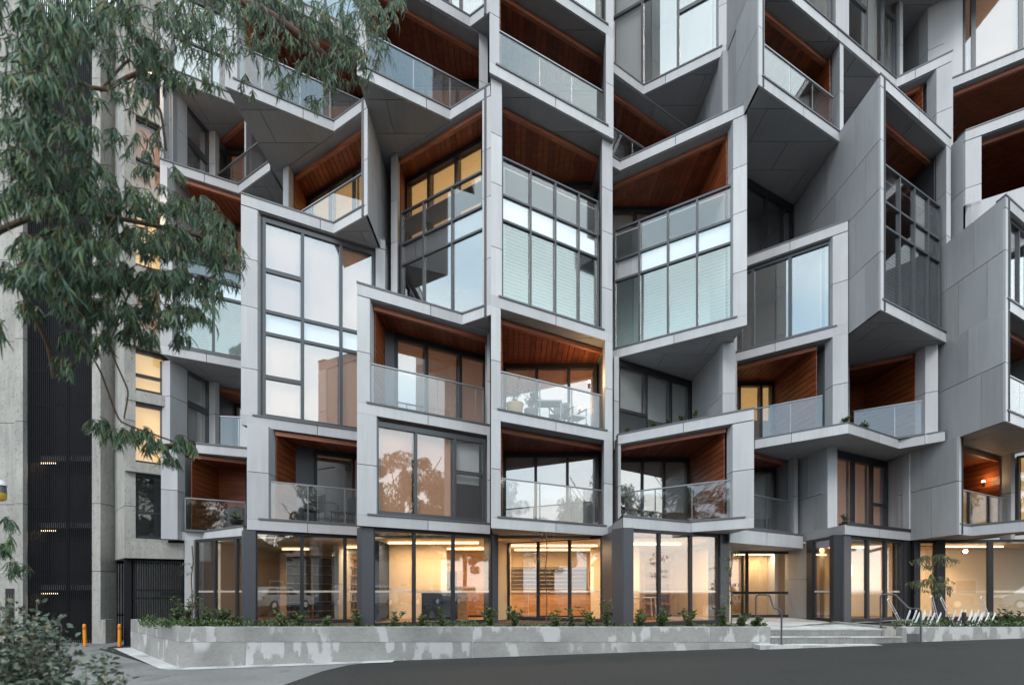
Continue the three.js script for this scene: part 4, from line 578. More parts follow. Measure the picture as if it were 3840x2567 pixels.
// ------------------------------------------------------------ concrete building on the left with its slatted stair tower
const cb = thing('concrete_building', 'raw concrete building at the left edge with a tall black slatted stair screen', 'building');
{
  const zT = -18.5, X = (px, d = 18.5) => (px - 512) / FL * d, top = 22, gy = -0.4;
  for (const [a, b] of runs(gy, top, [2.3, 4.6, 7.4, 10.2, 13, 16, 19])) { add(cb, 'wall_panel', box(X(-60), X(17.5), a, b, zT - 0.4, zT - 0.1), M.conc); add(cb, 'wall_panel', box(X(17.5) + 0.01, X(26), a, b, zT - 0.4, zT + 0.12), M.conc); add(cb, 'pilaster', box(X(95.4), X(103.8), a, b, zT - 0.6, zT + 0.15), M.conc); }
  add(cb, 'base_block', box(X(103.8) + 0.005, X(109), gy, EYE - 0.95, zT - 0.3, zT + 0.16), M.conc);
  add(cb, 'screen_backing', [box(X(26), X(95.4), gy, top, zT - 0.95, zT - 0.9), box(X(26), X(26) + 0.05, gy, top, zT - 0.899, zT - 0.12), box(X(95.4) - 0.05, X(95.4), gy, top, zT - 0.899, zT - 0.12)], M.roomBlack ?? (M.roomBlack = std(0.02, 0.02, 0.024, { roughness: 0.9 })));
  const n = 34; const sg = box(-0.015, 0.015, gy, top, -0.022, 0); for (let i = 0; i < n; i++) { const m = add(cb, 'slat', sg, M.dark2 ?? (M.dark2 = new THREE.MeshPhysicalMaterial({ color: new THREE.Color().setRGB(0.008, 0.008, 0.011), roughness: 0.6, specularIntensity: 0.35 }))); m.position.set(lerp(X(26.6), X(94.8), (i + 0.5) / n), 0, zT - 0.02); }
  for (let y = EYE + 541.3 * 0; y < top; y += 99) { }
  const railY = []; for (let k = -2; k < 18; k++) railY.push(EYE + (590.7 - 575.5) / FL * 18.5 + k * 1.175); for (const y of railY) if (y > gy) add(cb, 'screen_rail', box(X(26.2), X(95.2), y, y + 0.04, zT - 0.16, zT - 0.115), M.dark2);
  add(cb, 'centre_post', box(X(63) - 0.05, X(63) + 0.02, gy, top, zT - 0.25, zT - 0.17), M.dark2);
  const lamps = [[462.5, 48], [530, 48], [592.7, 49.5]]; for (const [py, px] of lamps) {
    const y = EYE + (HOR - py) / FL * 18.75, p = [(px - 512) / FL * 18.75, y, -18.75];
    const t = tag(add(null, 'stair_light', box(p[0] - 0.26, p[0] + 0.26, y - 0.02, y + 0.02, p[2] - 0.04, p[2] + 0.02), std(1, 0.8, 0.55, { emissive: new THREE.Color().setRGB(1, 0.72, 0.42), emissiveIntensity: 1.7 })), py < 500 ? 'topmost small warm lamp glowing behind the black slatted stair screen' : py < 560 ? 'middle small warm lamp glowing behind the black slatted stair screen' : 'lowest small warm lamp glowing behind the black slatted stair screen', 'lamp', 'lamps behind the stair screen');
    const l = new THREE.RectAreaLight(new THREE.Color(1, 0.62, 0.3), 26, 0.5, 0.05); l.position.set(p[0], y - 0.03, p[2] + 0.03); l.lookAt(p[0], y - 2, p[2] + 0.3); scene.add(l);
    add(cb, 'stair_landing', box(X(28), X(92), y + 0.12, y + 0.3, zT - 0.89, zT - 0.45), M.roomDark);
  }
  // the skewed wall and the window bay right of the pilaster
  const w1 = F(100, 21.6, 124.5, 17.55), w2 = F(124.5, 17.55, 168, 18.35), bot = EYE + 1.11;
  for (const [a, b] of runs(bot, top, [4.4, 7.2, 10, 12.8, 15.6])) add(cb, 'wall_panel', w1.box(0, w1.L, a, b, -0.3, 0), M.conc);
  add(cb, 'lintel', F(124.5, 17.56, 184, 18.3).box(0.01, F(124.5, 17.56, 184, 18.3).L, bot, EYE + 1.63, -0.3, 0), M.conc);
  add(cb, 'overhang', prism([[w1.ax, w1.az], [w1.bx, w1.bz], F(124.5, 17.56, 184, 18.3).P(2), [F(124.5, 17.56, 184, 18.3).P(2)[0], -22]], bot - 0.02, bot - 0.003), M.conc);
  const rows = [[537, 471, 0], [461, 399, 'a'], [388, 345, 'a'], [326, 272, 'w'], [262, 205, 'a'], [180, 110, 'w'], [90, 30, 0]];
  rows.forEach(([yb, yt, bl], i) => {
    const y0 = w2.y(128, yb), y1 = w2.y(128, yt); const save = apt.children.length;
    const w = win(w2, 0.02, w2.L, y0, y1, { o: -0.1, hs: [y0 + (y1 - y0) * (i === 1 ? 0.02 : 0.4)].filter((_, k) => i !== 1), mat: M.dark, outer: 0.1, blind: bl ? [[bl, 1]] : undefined, depth: 1.4, roomMat: M.roomDark, glass: M.glassClear }); cb.add(w);
    const yn = i < rows.length - 1 ? w2.y(128, rows[i + 1][0]) : top; add(cb, 'ledge', w2.box(0.01, w2.L, y1 + 0.002, yn - 0.002, -0.5, i % 2 ? 0.02 : 0.16), M.conc);
  });
  add(cb, 'ledge', w2.box(0.01, w2.L, EYE + 1.632, w2.y(128, 537) - 0.002, -0.5, 0.0), M.conc);
  add(cb, 'rear_wall', box(X(-60), -9.6, gy, top, -23.4, -23.2), M.conc);
  add(cb, 'door_recess', box(X(3), X(15), gy, EYE + 0.1, zT - 0.099, zT - 0.08), M.dark); for (let i = 0; i < 4; i++) add(cb, 'door_bar', box(X(4 + i * 2.6), X(4.5 + i * 2.6), gy + 0.1, EYE - 0.1, zT - 0.079, zT - 0.06), std(0.25, 0.2, 0.08, { metalness: 0.6, roughness: 0.4 }));
  // barred gates under the overhang
  function gate(name, label, f, n, y0, y1, rails) { const t = thing(name, label, 'gate'); add(t, 'gate_frame', [f.box(0, 0.06, y0, y1, -0.05, 0.0), f.box(f.L - 0.06, f.L, y0, y1, -0.05, 0.0), f.box(0.06, f.L - 0.06, y1 - 0.06, y1, -0.05, 0), f.box(0.06, f.L - 0.06, y0, y0 + 0.06, -0.05, 0), ...rails.map((r) => f.box(0.06, f.L - 0.06, r, r + 0.05, -0.05, 0.004))], M.dark2); for (let i = 0; i < n; i++) { const s = 0.06 + (f.L - 0.12) * (i + 0.5) / n; add(t, 'bar', f.box(s - 0.016, s + 0.016, y0 + 0.06, y1 - 0.061, -0.035, -0.012), M.dark2); } return t; }
  gate('metal_gate', 'narrow black barred gate beside the stair tower, behind the right bollard', F(106, 19.6, 130, 19.6), 8, -0.16, bot - 0.02, [0.75]);
  const f2 = F(133, 17.9, 184.5, 18.5); const g2 = gate('metal_gate', 'wide black barred gate behind the planter wall, under the concrete lintel', f2, 20, -0.2, bot - 0.02, [0.05, EYE - 0.25, EYE + 0.02]); add(g2, 'lock_box', f2.box(f2.L * 0.55, f2.L * 0.97, EYE - 0.12, EYE - 0.02, -0.06, 0.03), M.dark2); add(g2, 'gate_post', f2.box(-0.24, -0.03, -0.2, bot - 0.02, -0.15, 0.05), M.dark2);
}
// ---- bollards, lamp
for (const [px, label] of [[85, 'yellow bollard on the left, in front of the black slatted screen'], [119.5, 'yellow bollard on the right, in front of the narrow barred gate']]) {
  const x = (px - 512) / FL * 17.6, y = groundY(x, -17.6), t = thing('bollard', label, 'bollard', [x, y, -17.6], 'yellow bollards on the driveway');
  const yl = M.yellow ?? (M.yellow = std(0.78, 0.27, 0.012, { roughness: 0.45, roughnessMap: rep(tWall, 0.3) }));
  const g = bare(new THREE.LatheGeometry([[0.05, 0.012], [0.05, 0.66], [0.049, 0.7], [0.042, 0.725], [0.024, 0.738], [0, 0.74]].map(([a, b]) => new THREE.Vector2(a, b)), 20)); add(t, 'post_shaft', g, yl);
  add(t, 'reflective_band', bare(new THREE.LatheGeometry([[0.0515, 0.56], [0.0515, 0.63]].map(([a, b]) => new THREE.Vector2(a, b)), 20)), std(0.5, 0.12, 0.02, { roughness: 0.3 })); add(t, 'base_plate', rod([0, 0, 0], [0, 0.012, 0], 0.085, 20), M.frame); t.rotation.z = px < 100 ? 0.03 : 0;
}
{ const t = thing('wall_lamp', 'lamp with a white hood and amber glass at the left edge', 'lamp', at(-1.5, 485, 14.5)); const prof = (l) => bare(new THREE.LatheGeometry(l.map(([a, b]) => new THREE.Vector2(a, b)), 24));
  add(t, 'lamp_hood', prof([[0.02, 0.16], [0.1, 0.14], [0.17, 0.06], [0.19, 0]]), M.spandrel); add(t, 'lamp_body', prof([[0.16, 0], [0.17, -0.2]]), M.cap); add(t, 'lamp_glass', prof([[0.175, -0.2], [0.165, -0.36], [0.1, -0.41], [0, -0.42]]), std(0.55, 0.36, 0.05, { roughness: 0.25 })); add(t, 'bracket', rod([0, 0.15, 0], [-0.9, 0.3, 0], 0.02), M.cap); add(t, 'lamp_post', rod([-0.9, -2.6 - (at(-1.5, 485, 14.5)[1] - 2.6), 0], [-0.9, 0.5, 0], 0.05), M.cap); }
// ------------------------------------------------------------ vegetation
function leafGeo(L, w, bend, segs = 5, fold = 0.25) {          // a leaf hanging from the origin along -y
  const pos = [], idx = [];
  for (let i = 0; i <= segs; i++) { const t = i / segs, hw = w * 0.5 * Math.pow(Math.sin(Math.PI * Math.pow(clamp(t * 0.97 + 0.015, 0, 1), 0.8)), 0.9), x = bend * L * t * t, y = -L * t, z = 0.1 * L * Math.sin(t * 3); pos.push(x - hw, y, z + fold * hw, x, y, z, x + hw, y, z + fold * hw); }
  for (let i = 0; i < segs; i++) { const a = i * 3, b = a + 3; idx.push(a, b, a + 1, a + 1, b, b + 1, a + 1, b + 1, a + 2, a + 2, b + 1, b + 2); }
  const g = new THREE.BufferGeometry(); g.setAttribute('position', new THREE.Float32BufferAttribute(pos, 3)); g.setIndex(idx); g.computeVertexNormals(); return g;
}
class Leaves {
  constructor() { this.m = []; this.c = []; this.q = new THREE.Quaternion(); this.e = new THREE.Euler(); this.v = new THREE.Vector3(); this.s = new THREE.Vector3(); }
  put(p, dir, size, col, roll = rnd() * 6.283) { // leaf axis along dir
    const d = new THREE.Vector3(...dir).normalize(), q = new THREE.Quaternion().setFromUnitVectors(new THREE.Vector3(0, -1, 0), d), r = new THREE.Quaternion().setFromAxisAngle(new THREE.Vector3(0, 1, 0), roll);
    this.m.push(new THREE.Matrix4().compose(new THREE.Vector3(...p), q.multiply(r), this.s.set(size, size, size).clone())); this.c.push(col);
  }
  build(parent, name, geo, mat) { const im = new THREE.InstancedMesh(geo, mat, this.m.length), c = new THREE.Color(); this.m.forEach((m, i) => { im.setMatrixAt(i, m); im.setColorAt(i, c.setRGB(...this.c[i])); }); im.name = numbered(name); im.userData.kind = 'stuff'; im.castShadow = im.receiveShadow = true; parent.add(im); return im; }
}
const gumCol = () => { const t = rnd(), k = rr(0.7, 1.5); return t < 0.07 ? [0.12 * k, 0.10 * k, 0.035 * k] : t < 0.45 ? [0.036 * k, 0.082 * k, 0.048 * k] : t < 0.80 ? [0.060 * k, 0.105 * k, 0.030 * k] : [0.062 * k, 0.112 * k, 0.075 * k]; };
function spray(L, twigs, p, dir, len, n, leafSize, col, droop = 0.9) {
  const P = p.slice(), d = new THREE.Vector3(...dir).normalize(), pts = [P.slice()];
  const steps = 5; for (let i = 0; i < steps; i++) { d.y -= droop * 0.28; d.x += rr(-0.12, 0.12); d.z += rr(-0.12, 0.12); d.normalize(); for (let k = 0; k < 3; k++) P[k] += d.getComponent(k) * len / steps; pts.push(P.slice()); }
  const c = new THREE.CatmullRomCurve3(pts.map((q) => new THREE.Vector3(...q)));
  twigs.push(bare(new THREE.TubeGeometry(c, 5, 0.0035, 4)));
  for (let i = 0; i < n; i++) { const t = rr(0.12, 1), q = c.getPoint(t), a = rr(0, 6.283), sp = rr(0.08, 0.62); L.put([q.x, q.y, q.z], [Math.cos(a) * sp, -1, Math.sin(a) * sp], leafSize * rr(0.65, 1.2), col()); }
}
{
  const tr = thing('gum_tree', 'gum tree whose drooping grey green branches hang into the upper left of the view', 'tree', [0, 0, 0]);
  const base = [-8.2, groundY(-8.2, -4.2), -4.2];
  add(tr, 'trunk', [tube([base, [-8.15, 2, -4.25], [-7.9, 4.2, -4.4], [-7.7, 6.6, -4.6], [-7.6, 9.5, -4.6]], 0.24, 30, 12)], M.bark);
  const limbs = [[[-8.0, 3.6, -4.35], at(-60, 262, 4.6), at(2, 229, 4.3), at(40, 214, 4.25), at(82, 211, 4.4), at(112, 224, 4.7)], [[-7.8, 5.2, -4.45], at(-20, 60, 4.8), at(51, 70, 4.9), at(100, 91, 5.1), at(126, 78, 5.2), at(170, 60, 5.4)], [[-7.8, 6.2, -4.5], at(60, -60, 5.2), at(180, -20, 5.6), at(262, 10, 5.8), at(300, 36, 6), at(330, 62, 6.1)], [[-7.9, 4.2, -4.4], at(-10, 275, 4.2), at(22, 292, 4.3), at(48, 345, 4.5), at(54, 378, 4.6)], at(112, 224, 4.7) && [at(82, 211, 4.4), at(140, 222, 4.9), at(200, 236, 5.3), at(228, 262, 5.5)], [[-7.7, 7.2, -4.6], at(40, -160, 5.4), at(240, -70, 6.2), at(340, -20, 6.3), at(372, 20, 6.3)], [at(100, 91, 5.1), at(130, 60, 5.2), at(160, 110, 5.2), at(166, 150, 5.2)], [at(60, 300, 4.6), at(100, 370, 4.8), at(120, 420, 4.9), at(160, 436, 5), at(188, 446, 5.1)], [at(130, 290, 4.9), at(110, 345, 4.9), at(128, 390, 5), at(124, 418, 5)]];
  limbs.forEach((l, i) => add(tr, 'branch', tube(l, [0.024, 0.02, 0.045, 0.016, 0.02, 0.05, 0.012, 0.008, 0.007][i], 40, 7), M.bark));
  const clumps = [ // x, y, rx, ry (pixels), distance, share
    [378, 12, 18, 22, 6.2, 1], [372, 42, 15, 22, 6.2, 0.9], [352, 28, 24, 28, 6, 1.1], [352, 66, 18, 24, 6.1, 1], [330, 55, 26, 32, 6, 1.3], [310, 25, 28, 28, 5.8, 1.2], [304, 76, 24, 22, 6, 0.9], [285, 45, 26, 32, 5.8, 1.2], [262, 15, 28, 24, 5.6, 1.1], [256, 55, 22, 26, 5.6, 0.9], [336, 90, 10, 14, 6.1, 0.45], [318, 104, 9, 10, 6, 0.3], [286, 92, 8, 12, 6, 0.2], [250, 88, 8, 10, 5.8, 0.2], [368, 74, 8, 14, 6.2, 0.35],
    [222, 18, 28, 26, 5.4, 1.2], [196, 45, 22, 30, 5.2, 1], [180, 20, 24, 24, 5.2, 1], [215, 60, 16, 22, 5.4, 0.6], [148, 32, 22, 28, 5, 1.3], [142, 62, 18, 24, 5, 1.2], [160, 75, 16, 22, 5.1, 0.9], [176, 80, 10, 14, 5.2, 0.4], [205, 86, 9, 10, 5.4, 0.25], [118, 12, 18, 18, 4.8, 0.8],
    [15, 12, 20, 12, 4, 0.5], [45, 18, 24, 20, 4.1, 1.1], [80, 16, 22, 20, 4.4, 1.1], [30, 55, 16, 20, 4, 0.7], [62, 48, 24, 24, 4.2, 1.2], [88, 44, 14, 20, 4.5, 0.6], [18, 92, 18, 22, 4, 1.1], [50, 92, 24, 22, 4.2, 1], [78, 88, 10, 18, 4.5, 0.2], [18, 130, 20, 22, 4, 1.2], [50, 130, 24, 22, 4.2, 1.2], [78, 138, 16, 22, 4.4, 0.9], [18, 170, 20, 22, 4, 1.2], [52, 170, 24, 22, 4.2, 1.3], [82, 176, 18, 22, 4.5, 1], [16, 205, 18, 18, 3.9, 1], [50, 205, 24, 18, 4.1, 1.2], [86, 205, 20, 18, 4.4, 1],
    [106, 60, 7, 24, 4.9, 0.12], [110, 110, 9, 20, 4.8, 0.16], [108, 150, 8, 22, 4.8, 0.16], [116, 180, 10, 18, 4.8, 0.25],
    [132, 100, 12, 16, 5, 0.3], [148, 108, 14, 18, 5.1, 0.3], [136, 140, 10, 20, 5, 0.22], [156, 138, 12, 18, 5.2, 0.15], [142, 168, 14, 16, 5, 0.3], [165, 172, 12, 14, 5.2, 0.2],
    [112, 212, 20, 18, 4.7, 1], [142, 208, 22, 18, 4.9, 1.1], [172, 208, 18, 16, 5.1, 0.8], [198, 218, 16, 18, 5.2, 0.9], [218, 236, 14, 20, 5.4, 0.9], [226, 262, 12, 20, 5.5, 0.8], [120, 242, 24, 20, 4.7, 1.3], [152, 244, 24, 20, 4.9, 1.3], [182, 246, 22, 20, 5.1, 1.3], [206, 262, 18, 22, 5.3, 1.2], [30, 250, 20, 20, 4, 1], [62, 245, 24, 20, 4.1, 1.3], [92, 250, 22, 20, 4.4, 1.2], [14, 278, 14, 14, 4, 0.5], [40, 282, 22, 18, 4, 1.1], [72, 282, 24, 20, 4.2, 1.3], [104, 282, 24, 20, 4.5, 1.3], [134, 284, 24, 20, 4.8, 1.2], [164, 284, 22, 20, 5, 1.2], [190, 288, 20, 20, 5.2, 1.2], [212, 292, 12, 16, 5.4, 0.6], [196, 316, 14, 18, 5.2, 0.8], [176, 322, 12, 18, 5.1, 0.7], [150, 314, 18, 18, 4.9, 0.9], [122, 318, 18, 18, 4.7, 0.9], [96, 312, 18, 16, 4.5, 0.8], [70, 310, 16, 14, 4.2, 0.6], [146, 338, 12, 10, 4.9, 0.45], [128, 330, 10, 12, 4.8, 0.4], [180, 340, 8, 10, 5.1, 0.3],
    [82, 346, 14, 14, 4.6, 0.55], [68, 366, 10, 14, 4.6, 0.3], [106, 342, 12, 12, 4.7, 0.4], [100, 428, 9, 12, 5, 0.4], [112, 438, 12, 12, 5, 0.5], [138, 436, 16, 9, 5, 0.6], [160, 446, 14, 9, 5, 0.5], [182, 444, 16, 9, 5.1, 0.6], [168, 460, 9, 8, 5.1, 0.3], [6, 548, 10, 14, 5, 0.5], [12, 566, 9, 12, 5, 0.35], [14, 522, 7, 8, 5, 0.12], [4, 330, 8, 18, 4.2, 0.2], [30, 312, 14, 14, 4.2, 0.35],
  ];
  const L = new Leaves(), tw = [];
  for (const [x, y, rx, ry, d, share] of clumps) {
    const n = Math.round(share * (y > 400 ? 13 : x < 100 ? 17 : 16));
    for (let i = 0; i < n; i++) {
      const a = rr(0, 6.283), r = Math.sqrt(rnd()) * 0.85, dd = d + rr(-0.38, 0.38), px = x + Math.cos(a) * r * rx, py = y - ry * 0.55 + Math.sin(a) * r * ry * 0.75, p = at(px, py, dd), a2 = rr(0, 6.283);
      spray(L, tw, p, [Math.cos(a2) * 0.8, rr(0.1, 0.5), Math.sin(a2) * 0.8], ry / FL * d * rr(0.7, 1.25), Math.round(rr(15, 24)), 1, gumCol);
    }
  }
  // the rest of the crown, above and to the left of the frame
  for (let i = 0; i < 420; i++) { const a = rr(0, 6.283), r = Math.sqrt(rnd()) * 3.6, x = -6.6 + Math.cos(a) * r, z = -4.4 + Math.sin(a) * r * 0.6, y = 7.4 + rr(-0.8, 2.6); const px = 512 + x / -z * FL, py = HOR - (y - EYE) / -z * FL; if (z > -1.2 || (px > -40 && py > -60 && px < 1060)) continue; spray(L, tw, [x, y, z], [Math.cos(a), 0.3, Math.sin(a)], 0.7, 20, 1.15, gumCol); }
  add(tr, 'twigs', tw, M.twig).userData.kind = 'stuff';
  L.build(tr, 'foliage', leafGeo(0.13, 0.0125, 0.16), M.leaf);
}
// shrubs at the lower left
function bush(name, label, cx, cz, rad, h, n, col, geo, cat = 'shrub') {
  const y0 = groundY(cx, cz), t = thing(name, label, cat, [cx, y0, cz]), L = new Leaves(), st = [];
  for (let i = 0; i < n; i++) {
    const a = rr(0, 6.283), r = Math.pow(rnd(), 0.6) * rad, top = h * (0.55 + 0.45 * Math.sqrt(Math.max(0, 1 - (r / rad) ** 2))) * rr(0.5, 1.08), tip = [Math.cos(a) * r, top, Math.sin(a) * r], mid = [tip[0] * 0.55 + rr(-0.06, 0.06), top * 0.6, tip[2] * 0.55 + rr(-0.06, 0.06)];
    const c = new THREE.CatmullRomCurve3([new THREE.Vector3(tip[0] * 0.12, 0, tip[2] * 0.12), new THREE.Vector3(...mid), new THREE.Vector3(...tip)]); if (i % 3 === 0) st.push(bare(new THREE.TubeGeometry(c, 6, 0.0035, 4)));
    for (let k = 0; k < 40; k++) { const tt = 1 - Math.pow(rnd(), 1.5) * 0.72, q = c.getPoint(tt), b = rr(0, 6.283), up = rr(-0.5, 0.9), sp = rr(0, 0.05); L.put([q.x + Math.cos(b) * sp, q.y + rr(-0.03, 0.03), q.z + Math.sin(b) * sp], [Math.cos(b), up, Math.sin(b)], rr(0.7, 1.3), col()); }
  }
  add(t, 'stems', st, M.stemGrey ?? (M.stemGrey = std(0.16, 0.13, 0.09))).userData.kind = 'stuff'; L.build(t, 'foliage', geo, M.leaf); return t;
}
const oval = leafGeo(0.048, 0.028, 0.05, 3), olive = () => { const k = rr(0.6, 1.35); return rnd() < 0.02 ? [0.16 * k, 0.12 * k, 0.05 * k] : [0.11 * k, 0.14 * k, 0.105 * k]; };
bush('leafy_shrub', 'large grey green shrub in the lower left corner', -3.86, -4.25, 0.40, 1.60, 150, olive, oval);
bush('leafy_shrub', 'smaller grey green shrub on the right of the corner shrub, low at the bottom edge', -3.13, -4.1, 0.22, 1.24, 60, olive, oval);
bush('leafy_shrub', 'sparse shrub behind the corner shrub, at the left edge', -4.75, -5.1, 0.42, 1.6, 60, olive, oval);
// plants in the long planter
const green = () => { const k = rr(0.6, 1.4); return rnd() < 0.5 ? [0.045 * k, 0.082 * k, 0.022 * k] : [0.062 * k, 0.095 * k, 0.026 * k]; };
const small = leafGeo(0.075, 0.030, 0.1, 3);
function plant(label, px, d, h, n, cat = 'plant', group) {
  const x = (px - 512) / FL * d, t = thing('planter_plant', label, cat, [x, EYE - 0.99, -d], group), L = new Leaves(), st = [];
  for (let i = 0; i < n; i++) { const a = rr(0, 6.283), tilt = rr(0.05, 0.6), hh = h * rr(0.45, 1.05), c = new THREE.CatmullRomCurve3([new THREE.Vector3(0, 0, 0), new THREE.Vector3(Math.cos(a) * tilt * hh * 0.4, hh * 0.55, Math.sin(a) * tilt * hh * 0.4), new THREE.Vector3(Math.cos(a) * tilt * hh, hh, Math.sin(a) * tilt * hh)]); st.push(bare(new THREE.TubeGeometry(c, 5, 0.004, 4))); for (let k = 0; k < 22; k++) { const q = c.getPoint(rr(0.1, 1)), b = rr(0, 6.283); L.put([q.x, q.y, q.z], [Math.cos(b), rr(0.1, 1.1), Math.sin(b)], rr(0.9, 1.7), green()); } }
  add(t, 'stem', st, M.twig); L.build(t, 'foliage', small, M.leaf); return t;
}
const row = [[150, 15.6, 0.30, 5, 'low leafy plant at the left end of the long planter'], [163, 15.2, 0.36, 6, 'leafy plant in front of the wide gate, left part of the planter'], [176, 14.8, 0.55, 8, 'taller bushy plant at the planter beside the grey post'], [188, 14.5, 0.75, 8, 'tallest bushy plant at the planter, in front of the leftmost shop window'], [204, 14.4, 0.5, 9, 'round bright green plant in front of the leftmost shop window'], [222, 14.4, 0.52, 9, 'bushy plant in front of the leftmost shop window, its right half'], [238, 14.3, 0.34, 6, 'low plant beside the first dark column'], [268, 14.2, 0.36, 5, 'upright plant at the left of the shelving window'], [282, 14.2, 0.34, 5, 'upright plant left of the first mullion of the shelving window'], [301, 14.1, 0.42, 7, 'dense plant at the first mullion of the shelving window'], [327, 14.1, 0.36, 6, 'plant before the middle pane of the shelving window'], [346, 14.1, 0.5, 9, 'large dense plant before the right pane of the shelving window'], [357, 14.1, 0.48, 7, 'dense plant beside the second dark column'], [394, 13.95, 0.42, 4, 'thin upright plant before the left pane of the kitchen window'], [421, 13.95, 0.36, 5, 'small plant at the first mullion of the kitchen window'], [443, 13.95, 0.5, 6, 'pointed plant before the middle pane of the kitchen window'], [470, 13.95, 0.36, 6, 'plant before the right pane of the kitchen window'], [489, 14, 0.42, 8, 'dense low plant beside the third dark column'], [515, 14, 0.46, 7, 'upright plant at the left of the counter window'], [534, 14, 0.38, 5, 'plant at the first mullion of the counter window'], [555, 14, 0.4, 6, 'plant before the middle pane of the counter window'], [571, 14, 0.42, 6, 'plant at the second mullion of the counter window'], [588, 14, 0.44, 7, 'plant before the right pane of the counter window'], [608, 13.95, 0.56, 10, 'cone shaped plant before the broad dark wall'], [626, 13.9, 0.48, 7, 'plant before the dark corner column'], [640, 13.9, 0.46, 6, 'upright plant at the left of the window beside the entrance'], [662, 13.9, 0.46, 8, 'plant at the first mullion of the window beside the entrance'], [690, 13.9, 0.42, 5, 'thin plant at the second mullion of the window beside the entrance'], [707, 13.9, 0.54, 8, 'cone shaped plant before the right pane of the window beside the entrance'], [722, 13.9, 0.46, 6, 'plant before the last column left of the entrance'], [741, 13.9, 0.3, 7, 'low plant at the right end of the long planter'], [756, 13.9, 0.28, 7, 'low plant against the left handrail'], [995, 14.9, 0.36, 6, 'small plant right of the bike racks'], [1010, 14.9, 0.4, 7, 'small plant before the rightmost window'], [946, 14.9, 0.3, 6, 'small plant under the bike racks']];
for (const [px, d, h, n, label] of row.filter((_, i) => ![1, 7, 11, 16, 19, 24, 28].includes(i))) plant(label, px, d, h * rr(0.8, 1.45) + 0.04, Math.round(n * rr(0.8, 2)));
{ const L = new Leaves(), den = (x) => fbm(x / 64 + 0.5, 0.4, 16, 4, 91, 3), fill = (n, x0, x1, d0, d1) => { for (let i = 0; i < n; i++) { const px = rr(x0, x1), d = rr(d0, d1), x = (px - 512) / FL * d, q = smooth(den(x), 0.35, 0.62); if (rnd() > 0.25 + q) continue; const b = rr(0, 6.283); L.put([x, EYE - 0.95 + rr(0, 0.05 + 0.13 * q), -d], [Math.cos(b) * 0.9, rr(0.1, 1.3), Math.sin(b) * 0.9], rr(0.7, 1.5), green()); } };
  fill(3000, 165, 768, 13.76, 14.4); fill(1500, 140, 240, 13.9, 15.6); fill(1000, 985, 1030, 13.78, 15.2); fill(500, 893, 985, 13.78, 14.1);
  const im = L.build(scene, 'ground_cover', small, M.leaf); tag(im, 'low green ground cover along the tops of the planters', 'ground cover', null, 'stuff'); }
// young trees
function sapling(label, px, d, y0, h, crown, n, leaf, col) {
  const x = (px - 512) / FL * d, t = thing('young_tree', label, 'tree', [x, y0, -d]), L = new Leaves(), tw = [];
  add(t, 'trunk', tube([[0, 0, 0], [0.02, h * 0.3, 0.01], [-0.02, h * 0.6, 0], [0.03, h * 0.8, 0], [0.0, h, 0]], 0.016, 20, 6), M.bark);
  for (let i = 0; i < n; i++) { const a = rr(0, 6.283), y = h * rr(crown[0], 1.0); spray(L, tw, [rr(-0.02, 0.02), y, 0], [Math.cos(a), 0.7, Math.sin(a)], crown[1] * rr(0.6, 1.2), crown[2], leaf, col, 0.7); }
  add(t, 'twigs', tw, M.twig).userData.kind = 'stuff'; L.build(t, 'foliage', leafGeo(0.12, 0.024, 0.2), M.leaf); return t;
}
const youngCol = () => { const k = rr(0.7, 1.4); return rnd() < 0.4 ? [0.11 * k, 0.12 * k, 0.04 * k] : [0.06 * k, 0.085 * k, 0.04 * k]; };
sapling('young leafy tree rising behind the bike racks', 932, 15.0, EYE - 1.0, 2.0, [0.42, 0.55, 16], 40, 1.1, youngCol);
sapling('slim young tree by the left end of the entrance landing', 731, 14.6, EYE - 0.98, 2.2, [0.3, 0.34, 9], 20, 0.85, green);
sapling('thin bare sapling with a few leaves in front of the counter window', 546, 14.0, EYE - 0.98, 2.5, [0.3, 0.55, 5], 13, 0.8, () => { const k = rr(0.8, 1.5); return rnd() < 0.3 ? [0.05 * k, 0.09 * k, 0.03 * k] : [0.2 * k, 0.19 * k, 0.14 * k]; });
sapling('thin stake-like sapling in front of the leftmost shop window', 192, 14.5, EYE - 0.98, 2.2, [0.25, 0.3, 6], 10, 0.8, green);
// ------------------------------------------------------------ things on the balconies
function on(f, px, dz, y) { const s = f.s(px), p = f.P(s); return [p[0], y, p[1] - dz]; }
function chair(label, pos, turn, mat) {
  const t = thing('balcony_chair', label, 'chair', pos); t.rotation.y = turn;
  add(t, 'seat', box(-0.26, 0.26, 0.40, 0.45, -0.25, 0.25), mat); add(t, 'backrest', box(-0.26, 0.26, 0.46, 0.92, -0.27, -0.23), mat);
  for (const [x, z] of [[-0.25, 0.23], [0.25, 0.23], [-0.25, -0.25], [0.25, -0.25]]) add(t, 'leg', rod([x, 0, z], [x, z > 0 ? 0.64 : 0.9, z], 0.014), M.dark);
  for (const x of [-0.25, 0.25]) add(t, 'armrest', box(x - 0.025, x + 0.025, 0.64, 0.665, -0.25, 0.25), M.dark); return t;
}
chair('black armchair on the first floor balcony left of the large window', on(fB1, 304, 0.75, B[1] + FH + 0.03), -0.9, M.dark);
chair('second black armchair at the right end of the same first floor balcony', on(fB1, 352, 0.8, B[1] + FH + 0.03), 2.4, M.dark);
